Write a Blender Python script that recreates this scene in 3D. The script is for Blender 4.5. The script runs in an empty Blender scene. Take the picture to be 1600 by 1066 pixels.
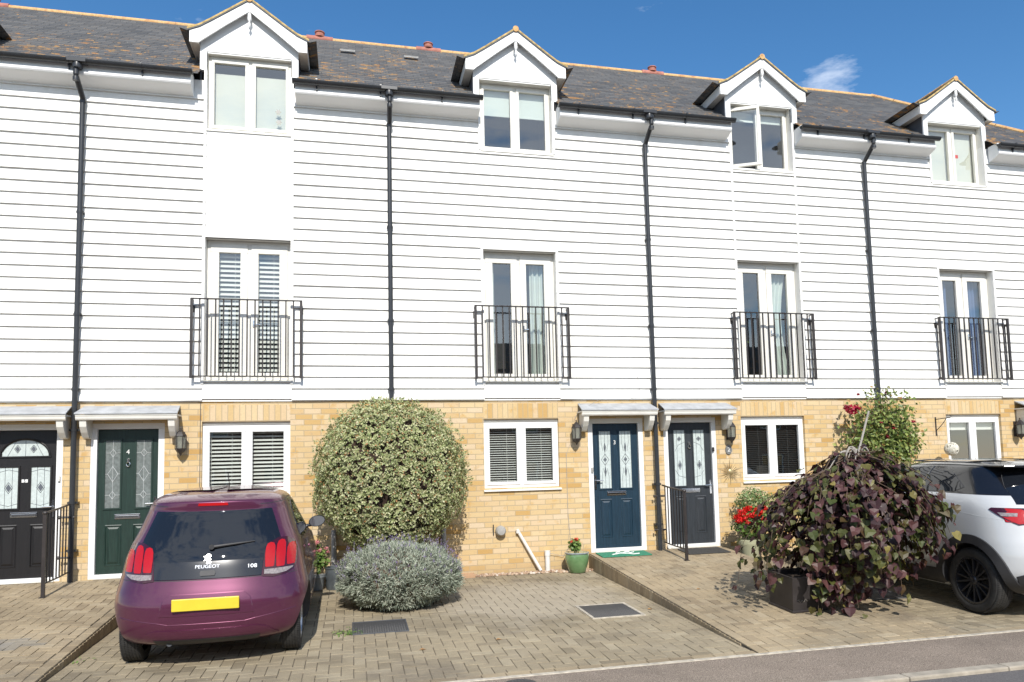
import bpy, bmesh, math, random
import numpy as np
from mathutils import Vector, Matrix, noise
random.seed(7); rng=np.random.default_rng(7)
S=bpy.context.scene
R=math.radians
# ------------------------------------------------------------------ camera
def setup_camera():
    yaw,pitch,roll=.2426,.0863,-.0258
    cy,sy=math.cos(yaw),math.sin(yaw);cp,sp=math.cos(pitch),math.sin(pitch);cr,sr=math.cos(roll),math.sin(roll)
    F=Vector((sy*cp,cy*cp,sp));r0=Vector((cy,-sy,0));u0=r0.cross(F)
    r=cr*r0+sr*u0;u=-sr*r0+cr*u0
    cam=bpy.data.cameras.new('camera');o=bpy.data.objects.new('camera',cam);S.collection.objects.link(o)
    cam.sensor_width=36;cam.lens=1211.3*36/1600;cam.shift_x=-(850.5-800)/1600;cam.shift_y=(626.8-533)/1600
    cam.clip_start=.1;cam.clip_end=2000
    M=Matrix((r,u,-F)).transposed().to_4x4();M.translation=Vector((3.435,-11.089,1.263));o.matrix_world=M
    S.camera=o
setup_camera()
S.render.resolution_x=1024;S.render.resolution_y=682
S.view_settings.view_transform='Standard';S.view_settings.look='None';S.view_settings.exposure=.32
SUN_EL=40
w=bpy.data.worlds.new('World');S.world=w;w.use_nodes=True
def setup_world():
    nt=w.node_tree;bg=nt.nodes['Background']
    sky=nt.nodes.new('ShaderNodeTexSky');sky.sky_type='NISHITA';sky.sun_disc=False
    sky.sun_elevation=R(SUN_EL);sky.sun_rotation=R(183.5);sky.air_density=1.0;sky.dust_density=0;sky.ozone_density=1.5
    # thin cirrus wisps
    tc=nt.nodes.new('ShaderNodeTexCoord');mp=nt.nodes.new('ShaderNodeMapping');mp.inputs['Scale'].default_value=(3,3,9);mp.inputs['Location'].default_value=(.35,.1,.2)
    n=nt.nodes.new('ShaderNodeTexNoise');n.inputs['Scale'].default_value=2.2;n.inputs['Detail'].default_value=6;n.inputs['Roughness'].default_value=.6
    cr=nt.nodes.new('ShaderNodeValToRGB');cr.color_ramp.elements[0].position=.66;cr.color_ramp.elements[1].position=.85
    cr.color_ramp.elements[1].color=(.6,.6,.6,1)
    mx=nt.nodes.new('ShaderNodeMixRGB');mx.inputs['Color2'].default_value=(8,8.4,9,1)
    L=nt.links
    L.new(tc.outputs['Generated'],mp.inputs[0]);L.new(mp.outputs[0],n.inputs['Vector']);
    sy=nt.nodes.new('ShaderNodeSeparateXYZ');L.new(tc.outputs['Generated'],sy.inputs[0])
    mr=nt.nodes.new('ShaderNodeMapRange');mr.inputs[1].default_value=0;mr.inputs[2].default_value=-.55;mr.inputs[3].default_value=0;mr.inputs[4].default_value=.36;L.new(sy.outputs[1],mr.inputs[0])
    last=mr.outputs[0]
    for d0,rad,amt in (((.5219,.740,.4243),3.0,.18),((.6736,.6496,.3525),3.2,.16),((-.2081,.8492,.4853),7.,.10)):
        vm=nt.nodes.new('ShaderNodeVectorMath');vm.operation='DOT_PRODUCT';vm.inputs[1].default_value=d0;L.new(tc.outputs['Generated'],vm.inputs[0])
        q=nt.nodes.new('ShaderNodeMapRange');q.interpolation_type='SMOOTHSTEP';q.inputs[1].default_value=math.cos(R(rad));q.inputs[2].default_value=1;q.inputs[3].default_value=0;q.inputs[4].default_value=amt;L.new(vm.outputs['Value'],q.inputs[0])
        ad=nt.nodes.new('ShaderNodeMath');ad.operation='ADD';L.new(last,ad.inputs[0]);L.new(q.outputs[0],ad.inputs[1]);last=ad.outputs[0]
    n2=nt.nodes.new('ShaderNodeMath');n2.operation='ADD';L.new(n.outputs[0],n2.inputs[0]);L.new(last,n2.inputs[1]);L.new(n2.outputs[0],cr.inputs[0])
    L.new(cr.outputs[0],mx.inputs['Fac']);hs=nt.nodes.new('ShaderNodeHueSaturation');hs.inputs['Saturation'].default_value=1.3;L.new(sky.outputs[0],hs.inputs['Color']);L.new(hs.outputs[0],mx.inputs['Color1']);L.new(mx.outputs[0],bg.inputs['Color'])
    bg.inputs['Strength'].default_value=.13
setup_world()
sl=bpy.data.lights.new('sun','SUN');sl.energy=4.0;sl.angle=R(.53);sl.color=(1,.955,.88)
so=bpy.data.objects.new('sun',sl);S.collection.objects.link(so)
sd=Vector((.06,1,-math.tan(R(SUN_EL))))
so.rotation_euler=sd.to_track_quat('-Z','Y').to_euler()
so.location=(0,-20,20)

# ------------------------------------------------------------------ helpers
COL=S.collection
class MB:
    def __init__(s): s.v=[];s.f=[];s.m=[];s.cur=0
    def quad(s,*p):
        i=len(s.v);s.v+=[tuple(q) for q in p];s.f.append(tuple(range(i,i+len(p))));s.m.append(s.cur);return s
    def box(s,x0,x1,y0,y1,z0,z1):
        i=len(s.v);s.v+=[(x,y,z) for z in (z0,z1) for y in (y0,y1) for x in (x0,x1)]
        for f in ((0,2,3,1),(4,5,7,6),(0,1,5,4),(2,6,7,3),(0,4,6,2),(1,3,7,5)): s.f.append(tuple(i+k for k in f));s.m.append(s.cur)
        return s
    def prism(s,poly,a0,a1,axis='x'):
        """extrude a 2D polygon along an axis. x: poly=(y,z); y: poly=(x,z); z: poly=(x,y)"""
        n=len(poly);i=len(s.v)
        for a in (a0,a1):
            for p,q in poly: s.v.append((a,p,q) if axis=='x' else (p,a,q) if axis=='y' else (p,q,a))
        for k in range(n): s.f.append((i+k,i+(k+1)%n,i+n+(k+1)%n,i+n+k));s.m.append(s.cur)
        s.f.append(tuple(range(i+n-1,i-1,-1)));s.m.append(s.cur);s.f.append(tuple(range(i+n,i+2*n)));s.m.append(s.cur)
        return s
    def tube(s,pts,r,n=8,caps=True):
        pts=[Vector(p) for p in pts];rs=r if isinstance(r,(list,tuple)) else [r]*len(pts);i=len(s.v)
        up=Vector((0,0,1))
        for k,p in enumerate(pts):
            t=(pts[min(k+1,len(pts)-1)]-pts[max(k-1,0)]).normalized()
            a=t.cross(up) if abs(t.dot(up))<.95 else t.cross(Vector((1,0,0)));a.normalize();b=t.cross(a)
            for j in range(n):
                an=2*math.pi*j/n;s.v.append(tuple(p+(a*math.cos(an)+b*math.sin(an))*rs[k]))
        for k in range(len(pts)-1):
            for j in range(n):
                s.f.append((i+k*n+j,i+k*n+(j+1)%n,i+(k+1)*n+(j+1)%n,i+(k+1)*n+j));s.m.append(s.cur)
        if caps:
            s.f.append(tuple(i+j for j in range(n))[::-1]);s.m.append(s.cur)
            s.f.append(tuple(i+(len(pts)-1)*n+j for j in range(n)));s.m.append(s.cur)
        return s
    def lathe(s,prof,c,n=24,axis='z',caps=True):
        """prof: (r,h) list"""
        i=len(s.v);c=Vector(c)
        for r,h in prof:
            for j in range(n):
                a=2*math.pi*j/n;p=(r*math.cos(a),r*math.sin(a),h)
                if axis=='x': p=(p[2],p[0],p[1])
                if axis=='y': p=(p[1],p[2],p[0])
                s.v.append(tuple(c+Vector(p)))
        for k in range(len(prof)-1):
            for j in range(n): s.f.append((i+k*n+j,i+k*n+(j+1)%n,i+(k+1)*n+(j+1)%n,i+(k+1)*n+j));s.m.append(s.cur)
        if caps:
            s.f.append(tuple(i+j for j in range(n))[::-1]);s.m.append(s.cur)
            s.f.append(tuple(i+(len(prof)-1)*n+j for j in range(n)));s.m.append(s.cur)
        return s
    def build(s,name,mats,parent=None,smooth=False,bevel=0,angle=40):
        me=bpy.data.meshes.new(name);me.from_pydata(s.v,[],s.f)
        if not isinstance(mats,(list,tuple)): mats=[mats]
        for m in mats: me.materials.append(m)
        if len(mats)>1: me.polygons.foreach_set('material_index',s.m)
        bm=bmesh.new();bm.from_mesh(me);bmesh.ops.recalc_face_normals(bm,faces=bm.faces);bm.to_mesh(me);bm.free()
        return link(name,me,parent,smooth,bevel,angle)
def link(name,me,parent=None,smooth=False,bevel=0,angle=40):
    o=bpy.data.objects.new(name,me);COL.objects.link(o)
    if parent: o.parent=parent
    if smooth:
        me.polygons.foreach_set('use_smooth',[True]*len(me.polygons))
        me.set_sharp_from_angle(angle=R(angle))
    if bevel:
        b=o.modifiers.new('bevel','BEVEL');b.width=bevel;b.segments=2;b.limit_method='ANGLE';b.angle_limit=R(35)
    return o
def tag(o,label=None,cat=None,group=None,kind=None):
    if label:o['label']=label
    if cat:o['category']=cat
    if group:o['group']=group
    if kind:o['kind']=kind
    return o
def empty(name,loc,label,cat,group=None,rz=0):
    o=bpy.data.objects.new(name,None);COL.objects.link(o);o.location=loc;o.rotation_euler=(0,0,rz);o.empty_display_size=.1
    return tag(o,label,cat,group)
def textmesh(t,size,depth=.002):
    c=bpy.data.curves.new('t','FONT');c.body=t;c.size=size;c.extrude=depth;c.align_x='CENTER';c.align_y='CENTER'
    o=bpy.data.objects.new('t',c);COL.objects.link(o);dg=bpy.context.evaluated_depsgraph_get()
    me=bpy.data.meshes.new_from_object(o.evaluated_get(dg));bpy.data.objects.remove(o);return me
def text(name,t,size,loc,mat,parent,depth=.002,sx=1):
    me=textmesh(t,size,depth);me.transform(Matrix.Translation(loc)@Matrix.Rotation(math.pi/2,4,'X')@Matrix.Diagonal((sx,1,1,1)))
    me.materials.clear();me.materials.append(mat);return link(name,me,parent)

# ------------------------------------------------------------------ materials
class NT:
    def __init__(s,name):
        s.m=bpy.data.materials.new(name);s.m.use_nodes=True;s.t=s.m.node_tree;s.b=s.t.nodes['Principled BSDF'];s.L=s.t.links
    def n(s,ty,**k):
        x=s.t.nodes.new('ShaderNode'+ty)
        for a,b in k.items():
            if a.startswith('_'): setattr(x,a[1:],b)
            else: x.inputs[a.replace('__',' ')].default_value=b
        return x
    def l(s,a,b): s.L.new(a,b)
    def pos(s): return s.n('TexCoord').outputs['Object']
    def noise(s,scale,detail=4,rough=.55,vec=None,dist=0):
        x=s.n('TexNoise',Scale=scale,Detail=detail,Roughness=rough,Distortion=dist);s.l(vec or s.pos(),x.inputs['Vector']);return x.outputs['Fac']
    def scaled(s,sc,rot=(0,0,0),vec=None):
        m=s.n('Mapping');m.inputs['Scale'].default_value=sc;m.inputs['Rotation'].default_value=rot;s.l(vec or s.pos(),m.inputs[0]);return m.outputs[0]
    def ramp(s,fac,stops,interp='LINEAR'):
        c=s.n('ValToRGB');r=c.color_ramp;r.interpolation=interp
        while len(r.elements)<len(stops): r.elements.new(.5)
        for e,(p,cc) in zip(r.elements,stops):
            e.position=p;e.color=(*cc,1) if len(cc)==3 else cc
        s.l(fac,c.inputs[0]);return c.outputs[0]
    def mix(s,fac,a,b,mode='MIX'):
        x=s.n('MixRGB',_blend_type=mode)
        for i,v in ((0,fac),(1,a),(2,b)):
            if isinstance(v,(int,float)): x.inputs[i].default_value=v
            elif isinstance(v,tuple): x.inputs[i].default_value=(*v,1)
            else: s.l(v,x.inputs[i])
        return x.outputs[0]
    def col(s,v): s.l(v,s.b.inputs['Base Color'])
    def bump(s,h,strength=.3,dist=.01):
        b=s.n('Bump',Strength=strength,Distance=dist);s.l(h,b.inputs['Height']);s.l(b.outputs[0],s.b.inputs['Normal'])
    def set(s,**k):
        for a,b in k.items(): s.b.inputs[a.replace('__',' ')].default_value=b
def g(v): return (v,v,v)
def plain(name,c,rough=.5,var=.12,nscale=6,bump=0,bscale=60,**k):
    t=NT(name);n=t.noise(nscale,5)
    lo=tuple(x*(1-var) for x in c);hi=tuple(min(1,x*(1+var)) for x in c)
    t.col(t.ramp(n,[(.3,lo),(.7,hi)]));t.set(Roughness=rough,**k)
    if bump: t.bump(t.noise(bscale,3),bump,.004)
    return t.m
M={}
def mk_materials():
    # painted weatherboard: faint embossed wood grain, faint rain streaks
    t=NT('painted_boards');gr=t.noise(1,5,.6,t.scaled((3,3,90)));st=t.noise(1,4,.6,t.scaled((9,9,.7)))
    t.col(t.mix(t.ramp(st,[(.45,g(0)),(.8,g(.55))]),(.83,.82,.79),(.70,.685,.62)));t.set(Roughness=.55);t.bump(gr,.12,.004);M['board']=t.m
    M['white']=plain('white_upvc',(.8,.8,.79),.3,.03,4)
    M['cream']=plain('painted_trim',(.74,.72,.66),.45,.06,5)
    M['panel']=plain('white_panel',(.82,.82,.81),.5,.02,1.5)
    # brick
    for nm,rot in (('brick',False),('soldier',True)):
        t=NT(nm);sx=t.n('SeparateXYZ');t.l(t.pos(),sx.inputs[0]);cb=t.n('CombineXYZ')
        ad=t.n('Math',_operation='ADD');t.l(sx.outputs[0],ad.inputs[0]);t.l(sx.outputs[1],ad.inputs[1])
        if rot: t.l(sx.outputs[2],cb.inputs[0]);t.l(ad.outputs[0],cb.inputs[1])
        else: t.l(ad.outputs[0],cb.inputs[0]);t.l(sx.outputs[2],cb.inputs[1])
        # slight wobble
        wob=t.n('TexNoise',Scale=9.,Detail=2.);t.l(t.pos(),wob.inputs['Vector'])
        va=t.n('VectorMath',_operation='MULTIPLY_ADD');va.inputs[1].default_value=(.008,.006,0);t.l(wob.outputs['Color'],va.inputs[0]);t.l(cb.outputs[0],va.inputs[2])
        off=t.n('VectorMath',_operation='ADD');off.inputs[1].default_value=(.11 if rot else .03,.0 if rot else .012,0);t.l(va.outputs[0],off.inputs[0])
        if rot: off.inputs[1].default_value=(-2.003,.0,0)
        br=t.n('TexBrick',Scale=1.,Bias=0.);br.inputs['Mortar Size'].default_value=.0055;br.inputs['Mortar Smooth'].default_value=.15
        br.inputs['Brick Width'].default_value=.225;br.inputs['Row Height'].default_value=.075
        br.offset=0 if rot else .5
        br.inputs['Color1'].default_value=(0,0,0,1);br.inputs['Color2'].default_value=(1,1,1,1);br.inputs['Mortar'].default_value=(.5,.5,.5,1)
        t.l(off.outputs[0],br.inputs['Vector'])
        cell=t.ramp(br.outputs['Color'],[(0,(.60,.43,.215)),(.25,(.66,.51,.30)),(.5,(.60,.425,.20)),(.72,(.66,.52,.35)),(.88,(.58,.385,.16)),(1,(.50,.30,.10))])
        bl=t.noise(5.5,4,.6);bl2=t.noise(14,3,.6)
        c=t.mix(t.ramp(bl,[(.55,g(0)),(.68,g(.7))]),cell,(.56,.33,.09))
        c=t.mix(t.ramp(bl2,[(.60,g(0)),(.74,g(.45))]),c,(.40,.30,.20))
        gr=t.noise(90,3);c=t.mix(.25,c,t.ramp(gr,[(.3,g(.55)),(.7,g(1))]),'MULTIPLY')
        low=t.n('MapRange');low.inputs[1].default_value=.0;low.inputs[2].default_value=-.22;t.l(sx.outputs[2],low.inputs[0])
        c=t.mix(br.outputs['Fac'],c,(.42,.33,.21))
        c=t.mix(low.outputs[0],c,t.mix(.5,c,(.36,.27,.16)))
        t.col(c);t.set(Roughness=.9)
        inv=t.n('Math',_operation='SUBTRACT');inv.inputs[0].default_value=1;t.l(br.outputs['Fac'],inv.inputs[1])
        h=t.mix(.25,inv.outputs[0],gr);t.bump(h,.5,.006);M[nm]=t.m
    # slate with lichen
    t=NT('slate');sx=t.n('SeparateXYZ');t.l(t.pos(),sx.inputs[0]);cb=t.n('CombineXYZ');t.l(sx.outputs[0],cb.inputs[0]);t.l(sx.outputs[1],cb.inputs[1])
    br=t.n('TexBrick',Scale=1.);br.inputs['Mortar Size'].default_value=.004;br.inputs['Brick Width'].default_value=.25;br.inputs['Row Height'].default_value=.1124
    br.inputs['Color1'].default_value=(0,0,0,1);br.inputs['Color2'].default_value=(1,1,1,1);t.l(t.scaled((1,1,1),vec=cb.outputs[0]),br.inputs['Vector'])
    mo=t.n('VectorMath',_operation='ADD');mo.inputs[1].default_value=(0,.22,0);t.l(cb.outputs[0],mo.inputs[0]);t.l(mo.outputs[0],br.inputs['Vector'])
    c=t.ramp(br.outputs['Color'],[(0,(.058,.059,.061)),(.5,(.083,.082,.082)),(1,(.112,.110,.108))])
    c=t.mix(t.ramp(t.noise(2.2,5,.7),[(.45,g(0)),(.75,g(.6))]),c,(.125,.118,.108))
    c=t.mix(br.outputs['Fac'],c,(.02,.02,.02))
    # lichen: denser low down near the eaves and in drifts
    ln=t.noise(1,6,.75,t.scaled((5,9,3)));dr=t.noise(.9,3,.5)
    lo=t.n('MapRange');lo.inputs[1].default_value=9.2;lo.inputs[2].default_value=6.7;lo.inputs[3].default_value=-.02;lo.inputs[4].default_value=.085;t.l(sx.outputs[2],lo.inputs[0])
    s1=t.n('Math',_operation='MULTIPLY_ADD');s1.inputs[1].default_value=.28;t.l(dr,s1.inputs[0]);t.l(ln,s1.inputs[2])
    s2=t.n('Math',_operation='ADD');t.l(s1.outputs[0],s2.inputs[0]);t.l(lo.outputs[0],s2.inputs[1])
    lm=t.ramp(s2.outputs[0],[(.74,g(0)),(.80,g(.8))])
    lc=t.ramp(t.noise(11,3),[(.35,(.34,.15,.035)),(.55,(.42,.23,.06)),(.7,(.22,.16,.09))])
    c=t.mix(lm,c,lc)
    w2=t.ramp(t.noise(34,2),[(.76,g(0)),(.79,g(.6))]);c=t.mix(w2,c,(.5,.48,.42))
    t.col(c);t.set(Roughness=.62);t.bump(t.noise(60,3),.25,.004);M['slate']=t.m
    t=NT('ridge_tile');c=t.ramp(t.noise(14,5,.7),[(.3,(.36,.17,.10)),(.45,(.56,.33,.14)),(.6,(.64,.43,.20)),(.75,(.46,.30,.22))]);t.col(c);t.set(Roughness=.9);t.bump(t.noise(40,3),.4,.01);M['ridge']=t.m
    M['verge']=plain('verge_mortar',(.50,.36,.15),.9,.45,14,.5,50)
    M['terracotta']=plain('terracotta',(.40,.16,.12),.8,.25,12)
    M['lead']=plain('lead',(.07,.075,.085),.55,.3,5)
    M['leadflash']=plain('lead_canopy',(.40,.41,.42),.5,.2,7,.2,30)
    M['gutter']=plain('gutter_plastic',(.030,.032,.036),.32,.15,5)
    M['iron']=plain('black_iron',(.034,.028,.027),.4,.2,9)
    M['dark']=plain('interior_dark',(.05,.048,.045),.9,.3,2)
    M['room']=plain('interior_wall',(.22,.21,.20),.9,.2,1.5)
    M['blind']=plain('blind_white',(.75,.76,.73),.5,.04,4)
    M['dimblind']=plain('dark_blind',(.10,.10,.095),.5,.05,4)
    M['shade']=plain('roller_blind',(.66,.67,.60),.7,.03,2)
    M['pleat']=plain('pleated_blind',(.62,.68,.64),.7,.04,2)
    M['curtain']=plain('curtain',(.62,.68,.64),.8,.06,3)
    M['bluecurtain']=plain('blue_curtain',(.10,.16,.33),.8,.1,3)
    M['chrome']=plain('chrome',(.75,.75,.75),.15,.03,5,Metallic=1.)
    M['greyplastic']=plain('grey_plastic',(.36,.35,.33),.5,.1,8)
    M['whitepipe']=plain('white_plastic_pipe',(.72,.70,.66),.4,.1,9)
    # glass
    t=NT('window_glass');lw=t.n('LayerWeight',Blend=.5);pw=t.n('Math',_operation='POWER');pw.inputs[1].default_value=4.;t.l(lw.outputs['Facing'],pw.inputs[0]);ma=t.n('Math',_operation='MULTIPLY_ADD');ma.inputs[1].default_value=.9;ma.inputs[2].default_value=.20;ma.use_clamp=True
    t.l(pw.outputs[0],ma.inputs[0]);tr=t.n('BsdfTransparent',Color=(.93,.95,.93,1));gl=t.n('BsdfGlossy',Roughness=.01,Color=(1,.97,.92,1))
    nb=t.noise(1.1,2);b=t.n('Bump',Strength=.06,Distance=.02);t.l(nb,b.inputs['Height']);t.l(b.outputs[0],gl.inputs['Normal'])
    mx=t.n('MixShader');t.l(ma.outputs[0],mx.inputs[0]);t.l(tr.outputs[0],mx.inputs[1]);t.l(gl.outputs[0],mx.inputs[2])
    t.l(mx.outputs[0],t.t.nodes['Material Output'].inputs[0]);M['glass']=t.m
    M['frost']=plain('obscured_glass',(.52,.58,.57),.15,.10,30,.5,45)
    M['frostdark']=plain('textured_dark_glass',(.16,.18,.175),.12,.25,25,.8,40)
    M['came']=plain('leading',(.10,.11,.13),.4,.1)
    M['camew']=plain('white_leading',(.55,.57,.57),.4,.1)
    def door(nm,c,rough,grain=.25):
        t=NT(nm);gr=t.noise(1,6,.65,t.scaled((70,70,4)),.6);lo=tuple(x*.72 for x in c);hi=tuple(x*1.25 for x in c)
        t.col(t.ramp(gr,[(.35,lo),(.65,hi)]));t.set(Roughness=rough);t.bump(gr,grain,.004);return t.m
    M['door_navy']=door('door_navy',(.012,.033,.055),.38);M['door_green']=door('door_green',(.013,.032,.025),.4,.15)
    M['door_black']=door('door_black',(.008,.007,.008),.42,.15);M['door_grey']=door('door_charcoal',(.028,.033,.039),.45,.6)
    # lamps
    M['lampglass']=plain('lantern_glass',(.45,.45,.38),.15,.1,Transmission__Weight=.6)
    # paving
    for nm,cs in (('paver',((.225,.183,.120),(.315,.258,.170),(.375,.315,.215))),('paver2',((.26,.20,.125),(.36,.282,.178),(.42,.34,.225))),('paver3',((.20,.175,.14),(.255,.225,.18),(.30,.27,.225)))):
        t=NT(nm);gi=t.n('NewGeometry');c=t.ramp(gi.outputs['Random Per Island'],[(0,cs[0]),(.25,cs[1]),(.8,cs[1]),(1,cs[2])])
        big=t.ramp(t.noise(.8,5,.65),[(.35,g(.70)),(.62,g(1.12))]);c=t.mix(1,c,big,'MULTIPLY')
        c=t.mix(.5,c,t.ramp(t.noise(140,2),[(.3,g(.55)),(.7,g(1.25))]),'MULTIPLY')
        # sandy dusting
        c=t.mix(t.ramp(t.noise(1.5,5,.7),[(.5,g(0)),(.72,g(.55))]),c,(.33,.28,.20));c=t.mix(t.ramp(t.noise(.55,6,.75),[(.55,g(0)),(.66,g(.45))]),c,(.12,.10,.08))
        pv=t.n('VectorMath',_operation='DISTANCE');pv.inputs[1].default_value=(5.35,-1.95,-.27);t.l(t.pos(),pv.inputs[0]);pn_=t.n('Math',_operation='MULTIPLY_ADD');pn_.inputs[1].default_value=-1.6;t.l(t.noise(1.8,5,.65),pn_.inputs[0]);t.l(pv.outputs['Value'],pn_.inputs[2])
        c=t.mix(t.ramp(pn_.outputs[0],[(.0,g(.62)),(.55,g(0))]),c,(.40,.345,.265))
        sp=t.ramp(t.noise(26,2,.5),[(.735,g(0)),(.77,g(.7))]);c=t.mix(sp,c,(.42,.38,.32))
        t.col(c);t.set(Roughness=.93);t.bump(t.noise(170,3),.5,.003);M[nm]=t.m
    t=NT('joint_sand');c=t.ramp(t.noise(2.2,5,.7),[(.35,(.055,.045,.03)),(.6,(.16,.135,.10))]);t.col(c);t.set(Roughness=1.);t.bump(t.noise(60,3),.4,.004);M['sand']=t.m
    t=NT('asphalt');n1=t.noise(130,2,.6);c=t.ramp(n1,[(.3,(.11,.083,.060)),(.5,(.235,.185,.143)),(.68,(.42,.35,.28))]);c=t.mix(1,c,t.ramp(t.noise(1.1,5,.7),[(.3,g(.75)),(.7,g(1.15))]),'MULTIPLY')
    c=t.mix(t.ramp(t.noise(9,3),[(.68,g(0)),(.8,g(.35))]),c,(.08,.07,.06));t.col(c);t.set(Roughness=.9);t.bump(n1,.7,.006);M['asphalt']=t.m
    M['road']=plain('road_asphalt',(.125,.115,.11),.9,.35,90,.6,120)
    M['kerb']=plain('kerb_concrete',(.36,.315,.25),.9,.22,9,.5,120)
    M['mortarstrip']=plain('concrete_edging',(.46,.41,.33),.95,.3,16,.5,100)
    M['stone']=plain('pebbles',(.40,.30,.22),.8,.4,9,.3,40)
    M['slab']=plain('pinkish_slab',(.48,.30,.18),.9,.15,6,.3,60)
    # steel grate with tread dots
    t=NT('chequer_plate');vo=t.n('TexVoronoi',Scale=42.);vo.inputs['Randomness'].default_value=.15;t.l(t.pos(),vo.inputs['Vector'])
    c=t.ramp(vo.outputs['Distance'],[(.2,(.19,.185,.18)),(.45,(.07,.068,.068))]);t.col(c);t.set(Roughness=.7,Metallic=.3);t.bump(vo.outputs['Distance'],-.6 if False else .6,.005);M['plate']=t.m
    # car
    def paint(nm,c,rough=.3,met=.5,fl=.2):
        t=NT(nm);n=t.noise(2500,1);t.col(t.ramp(n,[(.3,tuple(x*(1-fl) for x in c)),(.7,tuple(min(1,x*(1+fl)) for x in c))]))
        t.set(Roughness=rough,Metallic=met,Coat__Weight=.8,Coat__Roughness=.05);dn=t.noise(3,2);t.bump(dn,.02,.01);return t.m
    M['purple']=paint('purple_paint',(.115,.024,.062),.36,.5);M['carwhite']=paint('pearl_white_paint',(.56,.57,.575),.35,0,.03)
    M['carblack']=paint('black_paint',(.012,.012,.014),.2,.2)
    t=NT('car_glass');t.set(Base__Color=(.010,.012,.016,1),Roughness=.015,Specular__IOR__Level=.65);t.bump(t.noise(2.5,2),.02,.01);M['carglass']=t.m
    M['rubber']=plain('tyre_rubber',(.028,.027,.026),.8,.3,20,.3,80)
    M['tread']=M['rubber']
    M['blackplastic']=plain('black_trim',(.035,.035,.038),.55,.2,9)
    M['rimblack']=plain('rim_black',(.055,.055,.06),.25,.1,6,Metallic=.6)
    M['rimsilver']=plain('rim_silver',(.45,.45,.46),.3,.1,6,Metallic=.8)
    t=NT('red_lens');t.set(Base__Color=(.42,.006,.008,1),Roughness=.22,Coat__Weight=.25,Coat__Roughness=.05);wv=t.noise(50,1);t.bump(wv,.25,.004);M['redlens']=t.m
    t=NT('dark_red_lens');t.set(Base__Color=(.045,.003,.006,1),Roughness=.1,Coat__Weight=1.);M['darkred']=t.m
    M['clearlens']=plain('clear_lens',(.27,.24,.24),.12,.35,60,.5,60)
    M['plateyellow']=plain('number_plate_yellow',(.70,.54,.04),.4,.06,9)
    M['mirror']=plain('mirror_glass',(.6,.62,.65),.03,.02,3,Metallic=1.)
    # plants
    def leaf(nm,stops,rough=.5,sub=.0,pick='island'):
        t=NT(nm);gi=t.n('NewGeometry');c=t.ramp(gi.outputs['Random Per Island'],stops,'LINEAR')
        dn=t.ramp(t.noise(5,3),[(.3,g(.8)),(.7,g(1.12))]);c=t.mix(1,c,dn,'MULTIPLY');t.col(c);t.set(Roughness=rough)
        tl=t.n('BsdfTranslucent');t.l(c,tl.inputs[0]);ms=t.n('MixShader',Fac=.25);t.l(t.b.outputs[0],ms.inputs[1]);t.l(tl.outputs[0],ms.inputs[2]);t.l(ms.outputs[0],t.t.nodes['Material Output'].inputs[0]);return t.m
    M['leaf_var']=leaf('variegated_leaves',[(0,(.16,.21,.07)),(.3,(.34,.39,.16)),(.6,(.50,.52,.26)),(.93,(.66,.64,.40)),(.97,(.42,.20,.08))])
    M['leaf_lav']=leaf('lavender_leaves',[(0,(.18,.22,.16)),(.5,(.37,.41,.32)),(1,(.53,.55,.45))],.7)
    M['lavflower']=leaf('lavender_flowers',[(0,(.20,.15,.30)),(1,(.38,.30,.48))],.7)
    M['leaf_purple']=leaf('purple_leaves',[(0,(.026,.010,.011)),(.32,(.062,.020,.022)),(.52,(.125,.052,.048)),(.58,(.075,.042,.016)),(.74,(.105,.105,.026)),(.90,(.065,.085,.020)),(1,(.26,.21,.06))],.5)
    M['leaf_rose']=leaf('rose_leaves',[(0,(.08,.12,.03)),(.5,(.19,.26,.06)),(.9,(.36,.40,.12)),(1,(.35,.12,.05))],.45)
    M['leaf_green']=leaf('green_leaves',[(0,(.05,.10,.02)),(.6,(.14,.24,.05)),(1,(.26,.36,.10))],.45)
    M['leaf_pale']=leaf('pale_green_leaves',[(0,(.10,.16,.05)),(.6,(.24,.32,.12)),(1,(.42,.48,.25))],.45)
    M['petal_red']=leaf('red_petals',[(0,(.55,.005,.006)),(1,(.85,.02,.015))],.5)
    M['petal_pink']=leaf('pink_petals',[(0,(.70,.20,.26)),(1,(.85,.42,.46))],.5)
    M['petal_crimson']=leaf('crimson_petals',[(0,(.22,.004,.02)),(1,(.5,.01,.05))],.5)
    M['petal_orange']=leaf('vermilion_petals',[(0,(.70,.05,.03)),(1,(.85,.14,.08))],.5)
    M['bark']=plain('bark',(.11,.075,.05),.9,.35,14,.5,60);M['twig']=plain('grey_twig',(.34,.31,.27),.8,.25,14)
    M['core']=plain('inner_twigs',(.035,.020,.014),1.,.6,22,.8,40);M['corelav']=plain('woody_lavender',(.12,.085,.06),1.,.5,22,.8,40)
    M['soil']=plain('soil',(.05,.035,.025),1.,.4,30,.8,60)
    M['planter']=plain('dark_planter',(.035,.030,.030),.45,.25,5,.1,40)
    t=NT('green_glaze');sx=t.n('SeparateXYZ');t.l(t.pos(),sx.inputs[0]);c=t.ramp(t.noise(6,4),[(.3,(.10,.20,.08)),(.7,(.17,.29,.13))]);t.col(c);t.set(Roughness=.12,Coat__Weight=.6);M['glaze']=t.m
    M['glazerim']=plain('blue_grey_glaze',(.30,.34,.36),.15,.3,20);M['beigepot']=plain('sage_pot',(.42,.42,.28),.5,.08,5);M['greypot']=plain('grey_pot',(.20,.22,.23),.45,.2,9)
    M['zinc']=plain('zinc_tub',(.14,.16,.175),.4,.3,8,Metallic=.5)
    M['wicker']=plain('wicker_ball',(.68,.65,.56),.8,.15,20);M['brass']=plain('brass',(.50,.38,.20),.4,.2,9,Metallic=.6)
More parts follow.
